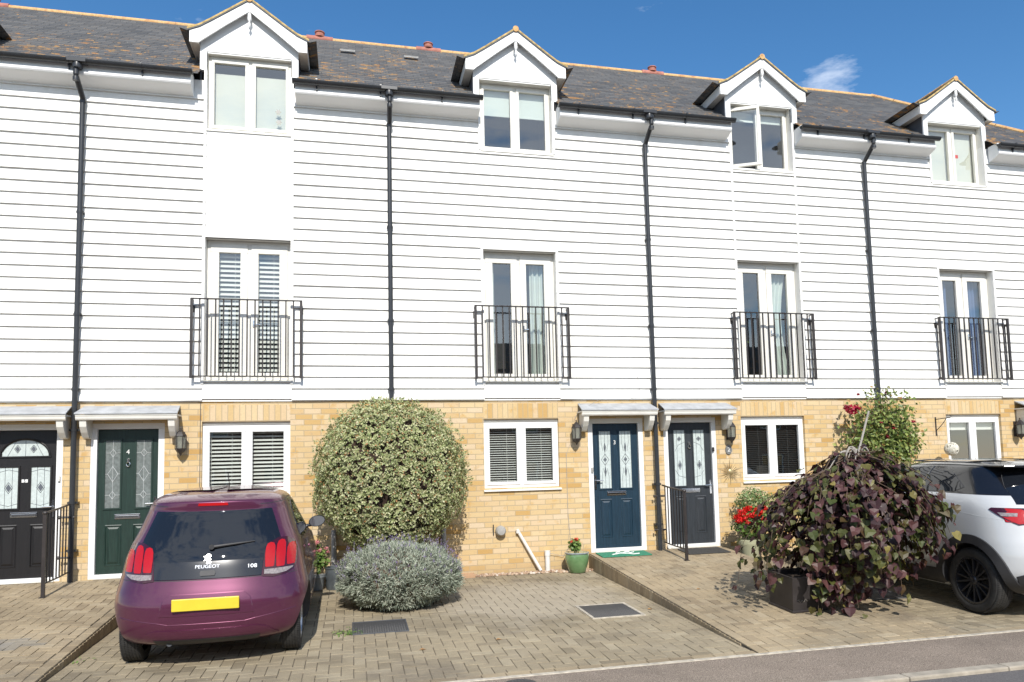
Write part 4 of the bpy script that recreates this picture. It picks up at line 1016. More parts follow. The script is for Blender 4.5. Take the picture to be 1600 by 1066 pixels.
    # sides: windows, door seams, mirrors, pillars
    for sg in (-1,1):
        sw=[(.80,1.01),(.98,.975),(2.30,.955),(2.36,.97),(2.02,1.24),(1.88,1.315),(1.05,1.325),(.92,1.27)]
        sh.patch(sw,'side','side_window',M['carglass'],t,.004,.01,.06,sg)
        strip(sh,[(.98,.97),(1.02,.60),(1.16,.36),(1.20,.26)],'side','door_seam',t,.005,sg)
        strip(sh,[(2.34,.94),(2.36,.5),(2.28,.26)],'side','door_seam',t,.005,sg)
        strip(sh,[(1.58,1.32),(1.62,.95),(1.60,.3)],'side','door_pillar',t,.010,sg)
        m=MB();X,Y,Z=sh.side(2.08,.985,sg)
        m.tube([(X-sg*.03,Y,Z-.02),(X+sg*.10,Y-.01,Z+.0)],.018,8);
        q=len(m.v);m.lathe([(.02,.075),(.075,.06),(.092,.02),(.095,-.015),(.09,-.03)],(0,0,0),20,'y')
        for k in range(q,len(m.v)):
            px,py,pz=m.v[k];m.v[k]=(X+sg*(.118)+px*.98,Y+py,Z+.035+pz*.68+px*sg*.12)
        mi=m.build('wing_mirror',M['carblack'],t,smooth=True)
        m=MB();q=len(m.v);m.lathe([(.0,-.033),(.085,-.033)],(0,0,0),20,'y',False)
        for k in range(q,len(m.v)):
            px,py,pz=m.v[k];m.v[k]=(X+sg*.118+px*.96,Y+py,Z+.035+pz*.66+px*sg*.12)
        m.build('mirror_glass',M['mirror'],mi)
        m=MB();a0,b0,c0=sh.side(1.22,.86,sg,.022);m.box(a0-.010,a0+.010,b0-.07,b0+.07,c0-.012,c0+.012);m.build('door_handle',M['purple'],t,bevel=.006)
        strip(sh,[(.42,1.335),(.9,1.36),(1.7,1.36)],'side','roof_seam',t,.008,sg)
    for y in (.56,2.90):
        for sg in (-1,1): wheel(t,sg*(.735-.085),y,.282,.170,sg,M['rimsilver'],5)
    m=MB();m.box(-.55,.55,.35,3.1,.20,.26);m.build('underbody',M['dark'],t)
    m=MB();a=sh.rear(0,1.43);m.tube([(0,1.35,1.45),(0,1.22,1.60)],.004,5);m.build('aerial',M['blackplastic'],t)
    m=MB();m.tube([(-.30,.10,.215),(-.30,.42,.215)],.022,10);m.build('exhaust',M['lead'],t,smooth=True)
purple_car()
def white_car():
    t=empty('parked_car',(10.545,-4.93,zlow(-4.93)+.002),'white crossover with black roof and large black wheels, parked behind the purple-leaved tree','car')
    t.rotation_euler=(.029,0,0)
    L=[(.21,.78,.30,3.88),(.28,.86,.16,3.98),(.38,.895,.06,4.05),(.50,.905,.01,4.10),(.62,.90,.0,4.12),(.74,.897,.03,4.12),(.84,.89,.07,4.08),(.93,.882,.10,3.95),(1.0,.874,.125,3.7),(1.06,.864,.155,3.35),(1.12,.848,.20,3.05),(1.18,.822,.26,2.92),(1.24,.785,.33,2.82),(1.32,.738,.42,2.68),(1.40,.695,.50,2.52),(1.46,.655,.54,2.38),(1.50,.615,.56,2.26),(1.53,.56,.66,2.12),(1.55,.47,.86,1.95),(1.562,.34,1.05,1.8),(1.568,.18,1.2,1.7)]
    sh=Shell(L,.62,.8,2.7)
    b=sh.loft(.21,1.215,70).build('body',M['carwhite'],t,smooth=True)
    cut_wheels(b,[(.74,.335),(3.34,.335)],.385,.55,1.3,M['blackplastic'])
    sh.loft(1.2165,1.568,40).build('cabin',M['carblack'],t,smooth=True)
    for sg in (-1,1):
        sh.patch([(.92,1.285),(1.05,1.235),(2.70,1.18),(2.78,1.20),(2.45,1.40),(2.15,1.475),(1.55,1.485),(1.15,1.43)],'side','side_window',M['carglass'],t,.004,.01,.06,sg)
        strip(sh,[(1.50,1.49),(1.56,1.2)],'side','window_pillar',t,.03,sg,mat=M['carblack'],off=.012)
        for k,(cy,cz) in enumerate(((.74,.335),(3.34,.335))):
            o=[(cy+.475*math.cos(a),cz+.475*math.sin(a)) for a in np.linspace(R(-12),R(192),30)];i_=[(cy+.384*math.cos(a),cz+.384*math.sin(a)) for a in np.linspace(R(192),R(-12),30)]
            o=[(a,max(c,.225)) for a,c in o]
            sh.patch(o+i_,'side','arch_trim',M['blackplastic'],t,.018,.05,.05,sg)
        sh.patch([(1.215,.225),(2.87,.225),(2.87,.36),(1.215,.40)],'side','sill_trim',M['blackplastic'],t,.016,.03,.08,sg)
        strip(sh,[(1.28,1.21),(1.24,1.0),(1.26,.86),(1.14,.74)],'side','door_seam',t,.006,sg)
        strip(sh,[(1.80,1.20),(1.86,.9),(1.84,.40)],'side','door_seam',t,.006,sg)
        strip(sh,[(2.98,1.10),(2.96,.6),(2.86,.38)],'side','door_seam',t,.006,sg)
        # haunch crease
        strip(sh,[(.35,.98),(.9,1.03),(1.4,1.0),(2.0,.96)],'side','haunch_crease',t,.006,sg,mat=M['carwhite'])
        # boomerang lamps: wraps from side to rear
        lp=sh.patch([(.20,.955),(.27,.935),(.53,1.085),(.51,1.10),(.20,1.10)],'side','tail_lamp',M['darkred'],t,.010,.02,.03,sg)
        sh.patch([(.20,.962),(.27,.948),(.39,1.015),(.20,1.01)],'side','lamp_lens',M['redlens'],lp,.016,.01,.03,sg)
        sh.patch([(.20,1.018),(.40,1.022),(.44,1.055),(.20,1.052)],'side','lamp_lens',M['clearlens'],lp,.014,.008,.03,sg)
        rl=[(.50,.955),(.795,.965),(.80,1.10),(.66,1.09)];sh.patch(rl if sg==1 else mirror_pt(rl),'rear','tail_lamp',M['redlens'],t,.012,.02,.03)
        m=MB();X,Y,Z=sh.side(2.55,1.20,sg);m.tube([(X,Y,Z),(X+sg*.12,Y,Z+.02)],.02,8);m.lathe([(.03,.08),(.085,.05),(.10,0),(.095,-.03),(.0,-.03)],(X+sg*.18,Y,Z+.06),16,'y');m.build('wing_mirror',M['carblack'],t,smooth=True)
        # front quarter lamp suggestion kept simple: it faces the house
        m=MB();a0,b0,c0=sh.side(2.0,1.02,sg,.02);m.box(a0-.01,a0+.01,b0-.08,b0+.08,c0-.014,c0+.014);m.build('door_handle',M['carwhite'],t,bevel=.006)
        m=MB();m.tube([sh.side(.9+.2*k,1.505,sg,-.03)[:2]+(1.545,) for k in range(8)],.008,6);m.build('roof_rail',M['blackplastic'],t,smooth=True)
        hl=[(.45,.80),(.80,.86),(.82,.98),(.55,.93)]
    rw=[(-.66,1.135),(.66,1.135),(.60,1.30),(.53,1.42),(-.53,1.42),(-.60,1.30)];sh.patch(rw,'rear','rear_window',M['carglass'],t,.006)
    # roof spoiler
    m=MB();pts=[];K=14
    for k in range(K+1):
        x=-.60+1.2*k/K;y=.43+.12*(abs(x)/.6)**3;pts.append((x,y))
    m.prism([(x,y) for x,y in pts]+[(.58,.85),(-.58,.85)],1.495,1.52,'z');m.build('roof_spoiler',M['carblack'],t,bevel=.008)
    m=MB();m.prism([(.62,1.54),(.66,1.60),(.69,1.605),(.86,1.562),(.86,1.54)],-.022,.022,'x');m.build('aerial',M['carblack'],t,bevel=.006)
    sh.patch([(-.55,.25),(.55,.25),(.74,.30),(.80,.44),(.60,.56),(-.60,.56),(-.80,.44),(-.74,.30)],'rear','bumper_trim',M['blackplastic'],t,.014,.03)
    for y in (.74,3.34):
        for sg in (-1,1): wheel(t,sg*(.895-.115),y,.335,.225,sg,M['rimblack'],7)
    m=MB();m.box(-.6,.6,.5,3.7,.24,.34);m.build('underbody',M['dark'],t)
white_car()

# ------------------------------------------------------------------ foliage
def leaves(name,mat,P,N,size,tmpl='leaf',parent=None,up=None,jit=.0,asp=.5):
    n=len(P);P=np.asarray(P,float);N=np.asarray(N,float);N/=np.linalg.norm(N,axis=1)[:,None]+1e-9
    A=rng.normal(size=(n,3)) if up is None else np.asarray(up,float)+rng.normal(size=(n,3))*jit
    Y=A-N*(A*N).sum(1)[:,None];Y/=np.linalg.norm(Y,axis=1)[:,None]+1e-9;X=np.cross(Y,N)
    T={'leaf':([(0,0,0),(.5,.45,.10),(.0,1,-.05),(-.5,.45,.10),(0,.5,0)],[(0,1,4),(1,2,4),(2,3,4),(3,0,4)]),
       'quad':([(0,0,0),(.5,.5,.06),(0,1,0),(-.5,.5,.06)],[(0,1,2,3)]),
       'heart':([(0,.06,0),(.30,-.06,.03),(.55,.20,.10),(.42,.62,.04),(0.08,1.05,-.22),(-.42,.62,.08),(-.55,.20,.14),(-.30,-.06,.03),(0,.5,-.05)],[(0,1,2,8),(8,2,3,4),(0,8,6,7),(8,4,5,6)]),
       'spike':([(-.5,0,0),(.5,0,0),(.0,1,0)],[(0,1,2)])}[tmpl]
    tv=np.array(T[0]);tv=tv*np.array([asp if tmpl!='heart' else 1,1,1]);k=len(tv);s=np.asarray(size,float).reshape(n,1,1)*np.ones((n,1,1))
    V=P[:,None,:]+s*(tv[None,:,0:1]*X[:,None,:]+tv[None,:,1:2]*Y[:,None,:]+tv[None,:,2:3]*N[:,None,:])
    if tmpl=='heart': V=V+N[:,None,:]*(s*rng.normal(size=(n,k,1))*.075)+(X[:,None,:]*(s*rng.normal(size=(n,k,1))*.03))
    V=V.reshape(-1,3);F=[tuple(i+b*k for i in f) for b in range(n) for f in T[1]]
    me=bpy.data.meshes.new(name);me.from_pydata(V.tolist(),[],F);me.materials.append(mat)
    return link(name,me,parent)
def nz(p,f,o=0): return noise.noise(Vector((p[0]*f+o,p[1]*f+o,p[2]*f)))
def blob(name,mat,c,ax,parent,n=2.3,flat=None,seg=(40,24),amp=.06,sc=.86):
    m=MB();U,Vn=seg
    def pt(a,b):
        d=np.array([math.cos(b)*math.cos(a),math.cos(b)*math.sin(a),math.sin(b)]);r=(sum(abs(d)**n))**(-1/n);p=d*r
        q=p*(1+amp*nz(p,2.5));return (c[0]+q[0]*ax[0]*sc,c[1]+q[1]*ax[1]*sc,max(c[2]+q[2]*ax[2]*sc,flat if flat is not None else -9))
    for j in range(Vn+1):
        for i in range(U): m.v.append(pt(2*math.pi*i/U,-math.pi/2+math.pi*j/Vn))
    for j in range(Vn):
        for i in range(U): m.f.append((j*U+i,j*U+(i+1)%U,(j+1)*U+(i+1)%U,(j+1)*U+i));m.m.append(0)
    return m.build(name,mat,parent,smooth=True,angle=180)
def shellpts(n,c,ax,ex=2.3,amp=.06,thick=.1,gapthr=9,gf=4,zmin=-9,front=None):
    P=[];N=[]
    while len(P)<n:
        d=rng.normal(size=3);d/=np.linalg.norm(d)
        if front is not None and d[1]>front: continue
        r=(sum(abs(d)**ex))**(-1/ex);p=d*r;q=p*(1+amp*nz(p,2.5)+.35*amp*nz(p,7))*(1-thick*rng.random()**1.5)
        gp=nz(p,gf,5)+.4*nz(p,gf*2.6,9)
        if gp>gapthr and rng.random()<.92: continue
        w=np.array(c)+q*np.array(ax)
        if w[2]<zmin: continue
        nn=np.sign(p)*abs(p)**(ex-1)/np.array(ax);P.append(w);N.append(nn/np.linalg.norm(nn))
    return np.array(P),np.array(N)
def rosettes(P,N,k,spread,tilt):
    n=len(P);PP=np.repeat(P,k,0);NN=np.repeat(N,k,0);Rd=rng.normal(size=(n*k,3));Rd-=NN*(Rd*NN).sum(1)[:,None];Rd/=np.linalg.norm(Rd,axis=1)[:,None]
    leafdir=Rd+NN*tilt;nor=NN-Rd*tilt*.7+rng.normal(size=NN.shape)*.25
    return PP+Rd*spread*rng.random((n*k,1)),nor,leafdir
def plants():
    # dome-clipped variegated bush against the wall
    c=(3.915,-.68,1.17);ax=(.975,.56,1.02)
    t=empty('bush',(3.93,-.62,-.24),'large dome-clipped cream and green variegated bush standing against the brick wall','bush')
    t.location=(0,0,0)
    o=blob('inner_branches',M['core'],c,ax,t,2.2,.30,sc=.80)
    P,N=shellpts(8200,c,ax,2.2,.085,.17,.40,5.2,.22,front=.55)
    sq=np.where(P[:,2]<.85,1-.34*(.85-P[:,2]),1);P[:,0]=c[0]+(P[:,0]-c[0])*sq
    PP,NN,UU=rosettes(P,N,6,.012,.7);leaves('foliage',M['leaf_var'],PP,NN,rng.uniform(.018,.042,len(PP)),'quad',t,UU,.25,.60)
    P,N=shellpts(300,c,(1.02,.58,1.05),2.35,.055,.02,9,3,1.0,front=.55);U=N+np.array([0,0,.5]);PP=np.repeat(P,4,0)+rng.normal(size=(1200,3))*.012;leaves('shoots',M['leaf_var'],PP,rng.normal(size=(1200,3)),rng.uniform(.025,.045,1200),'quad',t,np.repeat(U,4,0),.3,.5)
    m=MB()
    for dx in (-.35,-.1,.12,.4): m.tube([(3.93+dx*.4,-.6,-.26),(3.93+dx,-.6+.1*dx,.2),(3.93+dx*1.6,-.6,.6)],[.035,.028,.02],7)
    m.build('stem',M['bark'],t,smooth=True)
    # lavender
    c=(3.955,-1.80,.06);ax=(.67,.60,.345)
    t=empty('lavender_bush',(0,0,0),'low silvery lavender bush on the block paving in front of the clipped bush','bush')
    blob('woody_core',M['corelav'],c,ax,t,2.2,-.27,sc=.87)
    P,N=shellpts(7000,c,ax,2.2,.16,.20,.40,6,-.26);k=5
    PP=np.repeat(P,k,0)+rng.normal(size=(len(P)*k,3))*.010;NN=np.repeat(N,k,0);U=NN*.9+np.array([0,0,.55])+rng.normal(size=PP.shape)*.38
    leaves('foliage',M['leaf_lav'],PP,rng.normal(size=PP.shape)+np.array([0,-.6,.6]),rng.uniform(.035,.062,len(PP)),'quad',t,U,.1,.2)
    P,N=shellpts(300,c,(.67,.60,.355),2.2,.10,.02,9,4,.02);U=N*.35+np.array([0,0,1.]);m=MB();F=[];
    for p,u in zip(P,U):
        u=u/np.linalg.norm(u)+rng.normal(size=3)*.12;L=rng.uniform(.05,.12);m.tube([p,p+u*L],.0016,3,False)
        for j in range(10): F.append(p+u*(L+.003*j)+rng.normal(size=3)*.004)
    m.build('flower_stalks',M['leaf_lav'],t);F=np.array(F);leaves('flowers',M['lavflower'],F,rng.normal(size=F.shape),.011*np.ones(len(F)),'quad',t,None,0,.8)
    # weeping purple-leaved tree in a square planter
    t=empty('planter',(7.98,-3.63,zrai(-3.63)+.003),'square dark planter on the raised paving holding the weeping purple tree','planter');t.rotation_euler=(.073,0,R(3))
    m=MB();a,b,h=.205,.225,.36
    m.prism([(-a,-a),(a,-a),(a,a),(-a,a)],0,.001,'z') if False else None
    O=[(-a,-a),(a,-a),(a,a),(-a,a)];T=[(-b,-b),(b,-b),(b,b),(-b,b)];I=[(-b+.025,-b+.025),(b-.025,-b+.025),(b-.025,b-.025),(-b+.025,b-.025)]
    for k in range(4):
        q=(k+1)%4;m.quad((*O[k],0),(*O[q],0),(*T[q],h),(*T[k],h));m.quad((*T[k],h),(*T[q],h),(*I[q],h),(*I[k],h));m.quad((*I[k],h),(*I[q],h),(*I[q],h-.06),(*I[k],h-.06))
    m.quad(*[(*p,0) for p in O]);m.build('pot',M['planter'],t,bevel=.006)
    m=MB();m.box(-a-.012,a+.012,-a-.012,a+.012,-.0,.022);m.build('foot',M['planter'],t,bevel=.004)
    m=MB();m.quad(*[(*p,h-.05) for p in I]);m.build('soil',M['soil'],t)
    m=MB()
    pts=[(-.16+.006*i,-a-.0135,.12+.010*math.sin(i*.9)+.006*math.cos(i*.37)) for i in range(22)]
    m.tube(pts,.0013,4);m.build('faded_lettering',M['twig'],t)
    t=empty('tree',(0,0,0),'weeping purple and green heart-leaved tree with bare grey looping twigs on top','tree')
    top=Vector((8.72,-3.60,1.36));root=Vector((8.04,-3.63,-.02))
    m=MB();m.tube([root,root+Vector((.1,0,.35)),root+Vector((.38,.02,.85)),top+Vector((-.06,0,-.12)),top],[.028,.026,.024,.022,.018],10);m.build('trunk',M['bark'],t,smooth=True)
    br=MB();LP=[];LN=[];LU=[];r=random.Random(11);tw=MB()
    for i in range(180):
        az=r.uniform(0,2*math.pi);ca,sa=math.cos(az),math.sin(az)
        if noise.noise(Vector((ca*1.6+4,sa*1.6,.5)))>.22 and r.random()<.7: continue
        rad=r.uniform(.22,1.06)**.75;low=(ca<-.2 and r.random()<.16);Rx=1.18 if ca>0 else (1.28 if low else .90);Ry=.92
        rise=r.uniform(-.06,.10)*(1-rad*.3)
        endz=.10+.38*r.random()+(.16 if ca>.15 else 0)+(.08 if rad>.8 else -.14)
        if ca>.1 and r.random()<.25: endz-=.14
        if low: endz=-.02+.14*r.random();rise=-.1
        if abs(ca)<.55 and sa<0 and rad<.7: endz-=.22*r.random()
        s0=root+(top-root)*r.uniform(.72,1)
        pts=[]
        K=12
        for k in range(K+1):
            u=k/K;rr=rad*(1-(1-u)**1.5)
            z=s0.z+rise*math.sin(min(1,u*2.2)*math.pi)-(s0.z-endz)*(.25*u+.75*u**2.6)
            pts.append(Vector((s0.x+rr*Rx*ca*.94-.02*u+r.gauss(0,.012),s0.y+rr*Ry*sa+r.gauss(0,.012),z)))
        br.tube(pts,[.0075-.0055*k/K for k in range(K+1)],5,False)
        for k in range(2,K+1):
            nl=3 if k>4 else 2
            for _ in range(nl):
                if r.random()<.12 or (k<5 and r.random()<.3): continue
                p=pts[k]+Vector((r.gauss(0,.045),r.gauss(0,.045),r.gauss(-.02,.04)))
                LP.append(p);hz=.3+.6*k/K;LN.append((ca*hz+r.gauss(0,.4),sa*hz-.15+r.gauss(0,.4),1.25-.7*k/K+r.gauss(0,.3)));LU.append((ca*.45+r.gauss(0,.35),sa*.45+r.gauss(0,.35),-1))
    for i in range(19):
        e=Vector((r.uniform(8.02,8.36),r.uniform(-4.02,-3.80),r.uniform(-.27,.10)-(.0)));s0=root+(top-root)*r.uniform(.7,.98);pts=[];K=12
        for k in range(K+1):
            u=k/K;v=1-(1-u)**1.9;pts.append(Vector((s0.x+(e.x-s0.x)*v+r.gauss(0,.012),s0.y+(e.y-s0.y)*v,s0.z-(s0.z-e.z)*u**1.4)))
        br.tube(pts,[.008-.006*k/K for k in range(K+1)],5,False)
        for k in range(5,K+1):
            for _ in range(3):
                LP.append(pts[k]+Vector((r.gauss(0,.04),r.gauss(-.02,.03),r.gauss(0,.04))));LN.append((r.gauss(0,.5),-.8+r.gauss(0,.3),.6+r.gauss(0,.35)));LU.append((r.gauss(0,.35),-.3,-1))
    br.build('branches',M['bark'],t,smooth=True)
    leaves('crown',M['leaf_purple'],np.array(LP),np.array(LN),np.array([r.uniform(.05,.108) for _ in LP]),'heart',t,np.array(LU),.15)
    for i in range(12):
        az=r.uniform(0,6.28);l=r.uniform(.18,.42);h=r.uniform(.05,.13);d=r.uniform(.15,.5);b=top+Vector((.08+r.gauss(0,.02),-.02,-.06))
        pts=[b+Vector((math.cos(az)*l*u,math.sin(az)*l*.6*u-.05,h*math.sin(math.pi*min(1,u*1.1))-d*max(0,u-.45)**1.3)) for u in [k/10 for k in range(11)]]
        tw.tube(pts,[.0105-.0006*k for k in range(11)],6)
    tw.tube([root+(top-root)*.85,top+Vector((.06,-.02,.0))],[.02,.026],8)
    tw.build('bare_twigs',M['twig'],t,smooth=True)
    m=MB();m.tube([(8.75,-3.70,1.30),(8.985,-3.62,1.80)],.0115,8);tag(m.build('stake',M['twig'],smooth=True),'thin grey cane sticking up out of the purple tree top','cane')
    # climbing rose
    t=empty('climbing_rose',(0,0,0),'climbing rose with crimson blooms on the brick wall between the two right houses','climbing plant')
    LP=[];m=MB();FC=[]
    r=random.Random(5)
    for i in range(62):
        b=Vector((11.70+r.gauss(0,.12),-.14,r.uniform(-.1,.9)));e=Vector((11.68+r.gauss(.02,.36),-.2-.22*r.random(),0));e.x=min(max(e.x,11.02),12.50);e.z=min(2.28,1.85+r.gauss(0,.30)-.35*max(0,e.x-11.9))
        pts=[b.lerp(e,u)+Vector((0,-.06*math.sin(u*3.14),.14*math.sin(u*3.14)))+Vector((r.gauss(0,.02),r.gauss(0,.02),0)) for u in [k/7 for k in range(8)]]
        m.tube(pts,[.008-.0008*k for k in range(8)],5,False)
        for p in pts[3:]:
            for _ in range(17): LP.append(p+Vector((r.gauss(0,.085),r.gauss(0,.06),r.gauss(0,.075))))
    m.build('stems',M['bark'],t,smooth=True);LP=np.array([p for p in LP if p.y<-.02]);leaves('foliage',M['leaf_rose'],LP,rng.normal(size=LP.shape)*.7+np.array([0,-.6,.6]),rng.uniform(.045,.09,len(LP)),'leaf',t,None,0,.65)
    def bloom(c,rad,n,mat,name='bloom'):
        d=rng.normal(size=(n,3));d/=np.linalg.norm(d,axis=1)[:,None];P=np.array(c)+d*rad*rng.uniform(.3,1,(n,1))*np.array([1,.8,.75])
        leaves(name,mat,P,d+rng.normal(size=d.shape)*.3,rng.uniform(.35,.6,n)*rad*.8,'leaf',t,None,0,1.3)
    for c,rd in (((11.10,-.36,2.05),.12),((11.02,-.34,2.10),.07),((11.20,-.36,2.09),.08),((11.28,-.30,2.31),.035),((11.75,-.36,2.33),.045),((12.23,-.36,1.86),.04),((11.68,-.42,1.62),.04),((11.82,-.40,1.75),.045),((11.60,-.40,1.85),.04)): bloom(c,rd,70,M['petal_crimson'])
    # geranium pots
    def geranium(px,py,pz,pot,rs,hgt,flc,nf,label,leafc,fr,nl,frad,petmat,potmat,rimmat=None):
        nonlocal t
        p=empty('plant_pot',(px,py,pz),label[0],'plant pot')
        m=MB();m.lathe([(rs*.62,0),(rs*.70,.01),(rs*.95,hgt*.55),(rs,hgt*.86),(rs*.93,hgt*.93),(rs*.93,hgt)] if pot=='round' else [(rs*.72,0),(rs*.76,.02),(rs*.97,hgt*.8),(rs,hgt*.82),(rs,hgt)],(0,0,0),32)
        m.build('pot',potmat,p,smooth=True)
        m=MB();m.lathe([(rs*.94,hgt*.93),(rs*1.02,hgt*.95),(rs*1.03,hgt*1.0),(rs*.93,hgt*1.01),(rs*.90,hgt*.96)],(0,0,0),32,caps=False);m.build('rim',rimmat or potmat,p,smooth=True)
        m=MB();m.lathe([(.01,hgt*.9401),(rs*.925,hgt*.94)],(0,0,0),24);m.build('soil',M['soil'],p)
        t=empty('geranium',(0,0,0),label[1],'geranium')
        lc,la=leafc;P,N=shellpts(nl,lc,la,2,.2,.5);leaves('foliage',M['leaf_green'],P,N+rng.normal(size=P.shape)*.35+np.array([0,0,.4]),rng.uniform(.03,.06,nl),'leaf',t,None,0,1.1)
        m=MB()
        for k in range(10):
            a=rng.uniform(0,6.28);m.tube([(px+.02*math.cos(a),py+.02*math.sin(a),pz+hgt*.93),(lc[0]+la[0]*.7*math.cos(a),lc[1]+la[1]*.7*math.sin(a),lc[2]+rng.uniform(-.3,.6)*la[2])],.004,5)
        m.build('stems',M['leaf_pale'],t)
        for k in range(nf):
            d=rng.normal(size=3);d[1]=-abs(d[1]);d[2]=abs(d[2])*.8+.05;d/=np.linalg.norm(d);bloom(np.array(lc)+d*np.array(fr),frad*rng.uniform(.75,1.15),46,petmat)
    z=zlow(-.30)
    geranium(6.535,-.27,z+.002,'round',.172,.285,0,3,('glazed green round pot with blue-grey rim beside the navy door','small orange-red geranium in the green glazed pot'),((6.50,-.29,.16),(.09,.09,.09)),(.07,.05,.15),130,.042,M['petal_orange'],M['glaze'],M['glazerim'])
    geranium(9.16,-.46,zlow(-.46)+.002,'cone',.165,.36,0,38,('sage green tapered pot standing to the right of the charcoal door','bushy scarlet geranium in the sage green pot'),((9.20,-.50,.38),(.30,.22,.22)),(.31,.24,.25),900,.054,M['petal_red'],M['beigepot'])
    geranium(2.955,-.42,zlow(-.42)+.002,'cone',.12,.20,0,11,('small grey pot beside the rear of the purple car, at the wall','pink geranium in a small grey pot between car and tub'),((2.955,-.44,.17),(.15,.13,.17)),(.16,.13,.24),420,.036,M['petal_pink'],M['greypot'])
    # pale green shrub behind the scarlet geranium
    p=empty('plant_pot',(9.36,-.20,zlow(-.2)+.002),'dark pot half hidden behind the scarlet geranium','plant pot');m=MB();m.lathe([(.10,0),(.13,.40),(.14,.42),(.12,.43)],(0,0,0),24);m.build('pot',M['planter'],p,smooth=True)
    t=empty('shrub',(0,0,0),'small round pale green shrub under the window beside the sun ornament','shrub')
    m=MB();m.tube([(9.36,-.20,.16),(9.34,-.24,.6)],.014,6);m.build('stem',M['bark'],t)
    P,N=shellpts(900,(9.32,-.30,.68),(.26,.20,.21),2,.2,.5);leaves('foliage',M['leaf_pale'],P,N+rng.normal(size=P.shape)*.4,rng.uniform(.03,.055,900),'leaf',t,None,0,.7)
    P,N=shellpts(260,(9.66,-.26,.66),(.15,.12,.14),2,.2,.5);leaves('foliage',M['leaf_rose'],P,N+rng.normal(size=P.shape)*.4,rng.uniform(.03,.045,260),'leaf',t,None,0,.7)
    # weeds
    for (x,y,n,s,l) in ((3.36,-3.02,60,.055,'small green weed at the left edge of the dark drain cover'),(1.12,-3.35,10,.04,'tiny weed in the joint at the foot of the paved step'),):
        d=rng.normal(size=(n,3))*np.array([.05,.05,.012]);P=np.array([x,y,zlow(y)+.015])+d;o=leaves('weed',M['leaf_green'],P,d*3+np.array([0,-.2,.8]),rng.uniform(.6,1,n)*s,'leaf',None,d+np.array([0,0,.02]),.02,.4);tag(o,l,'weed')
plants()

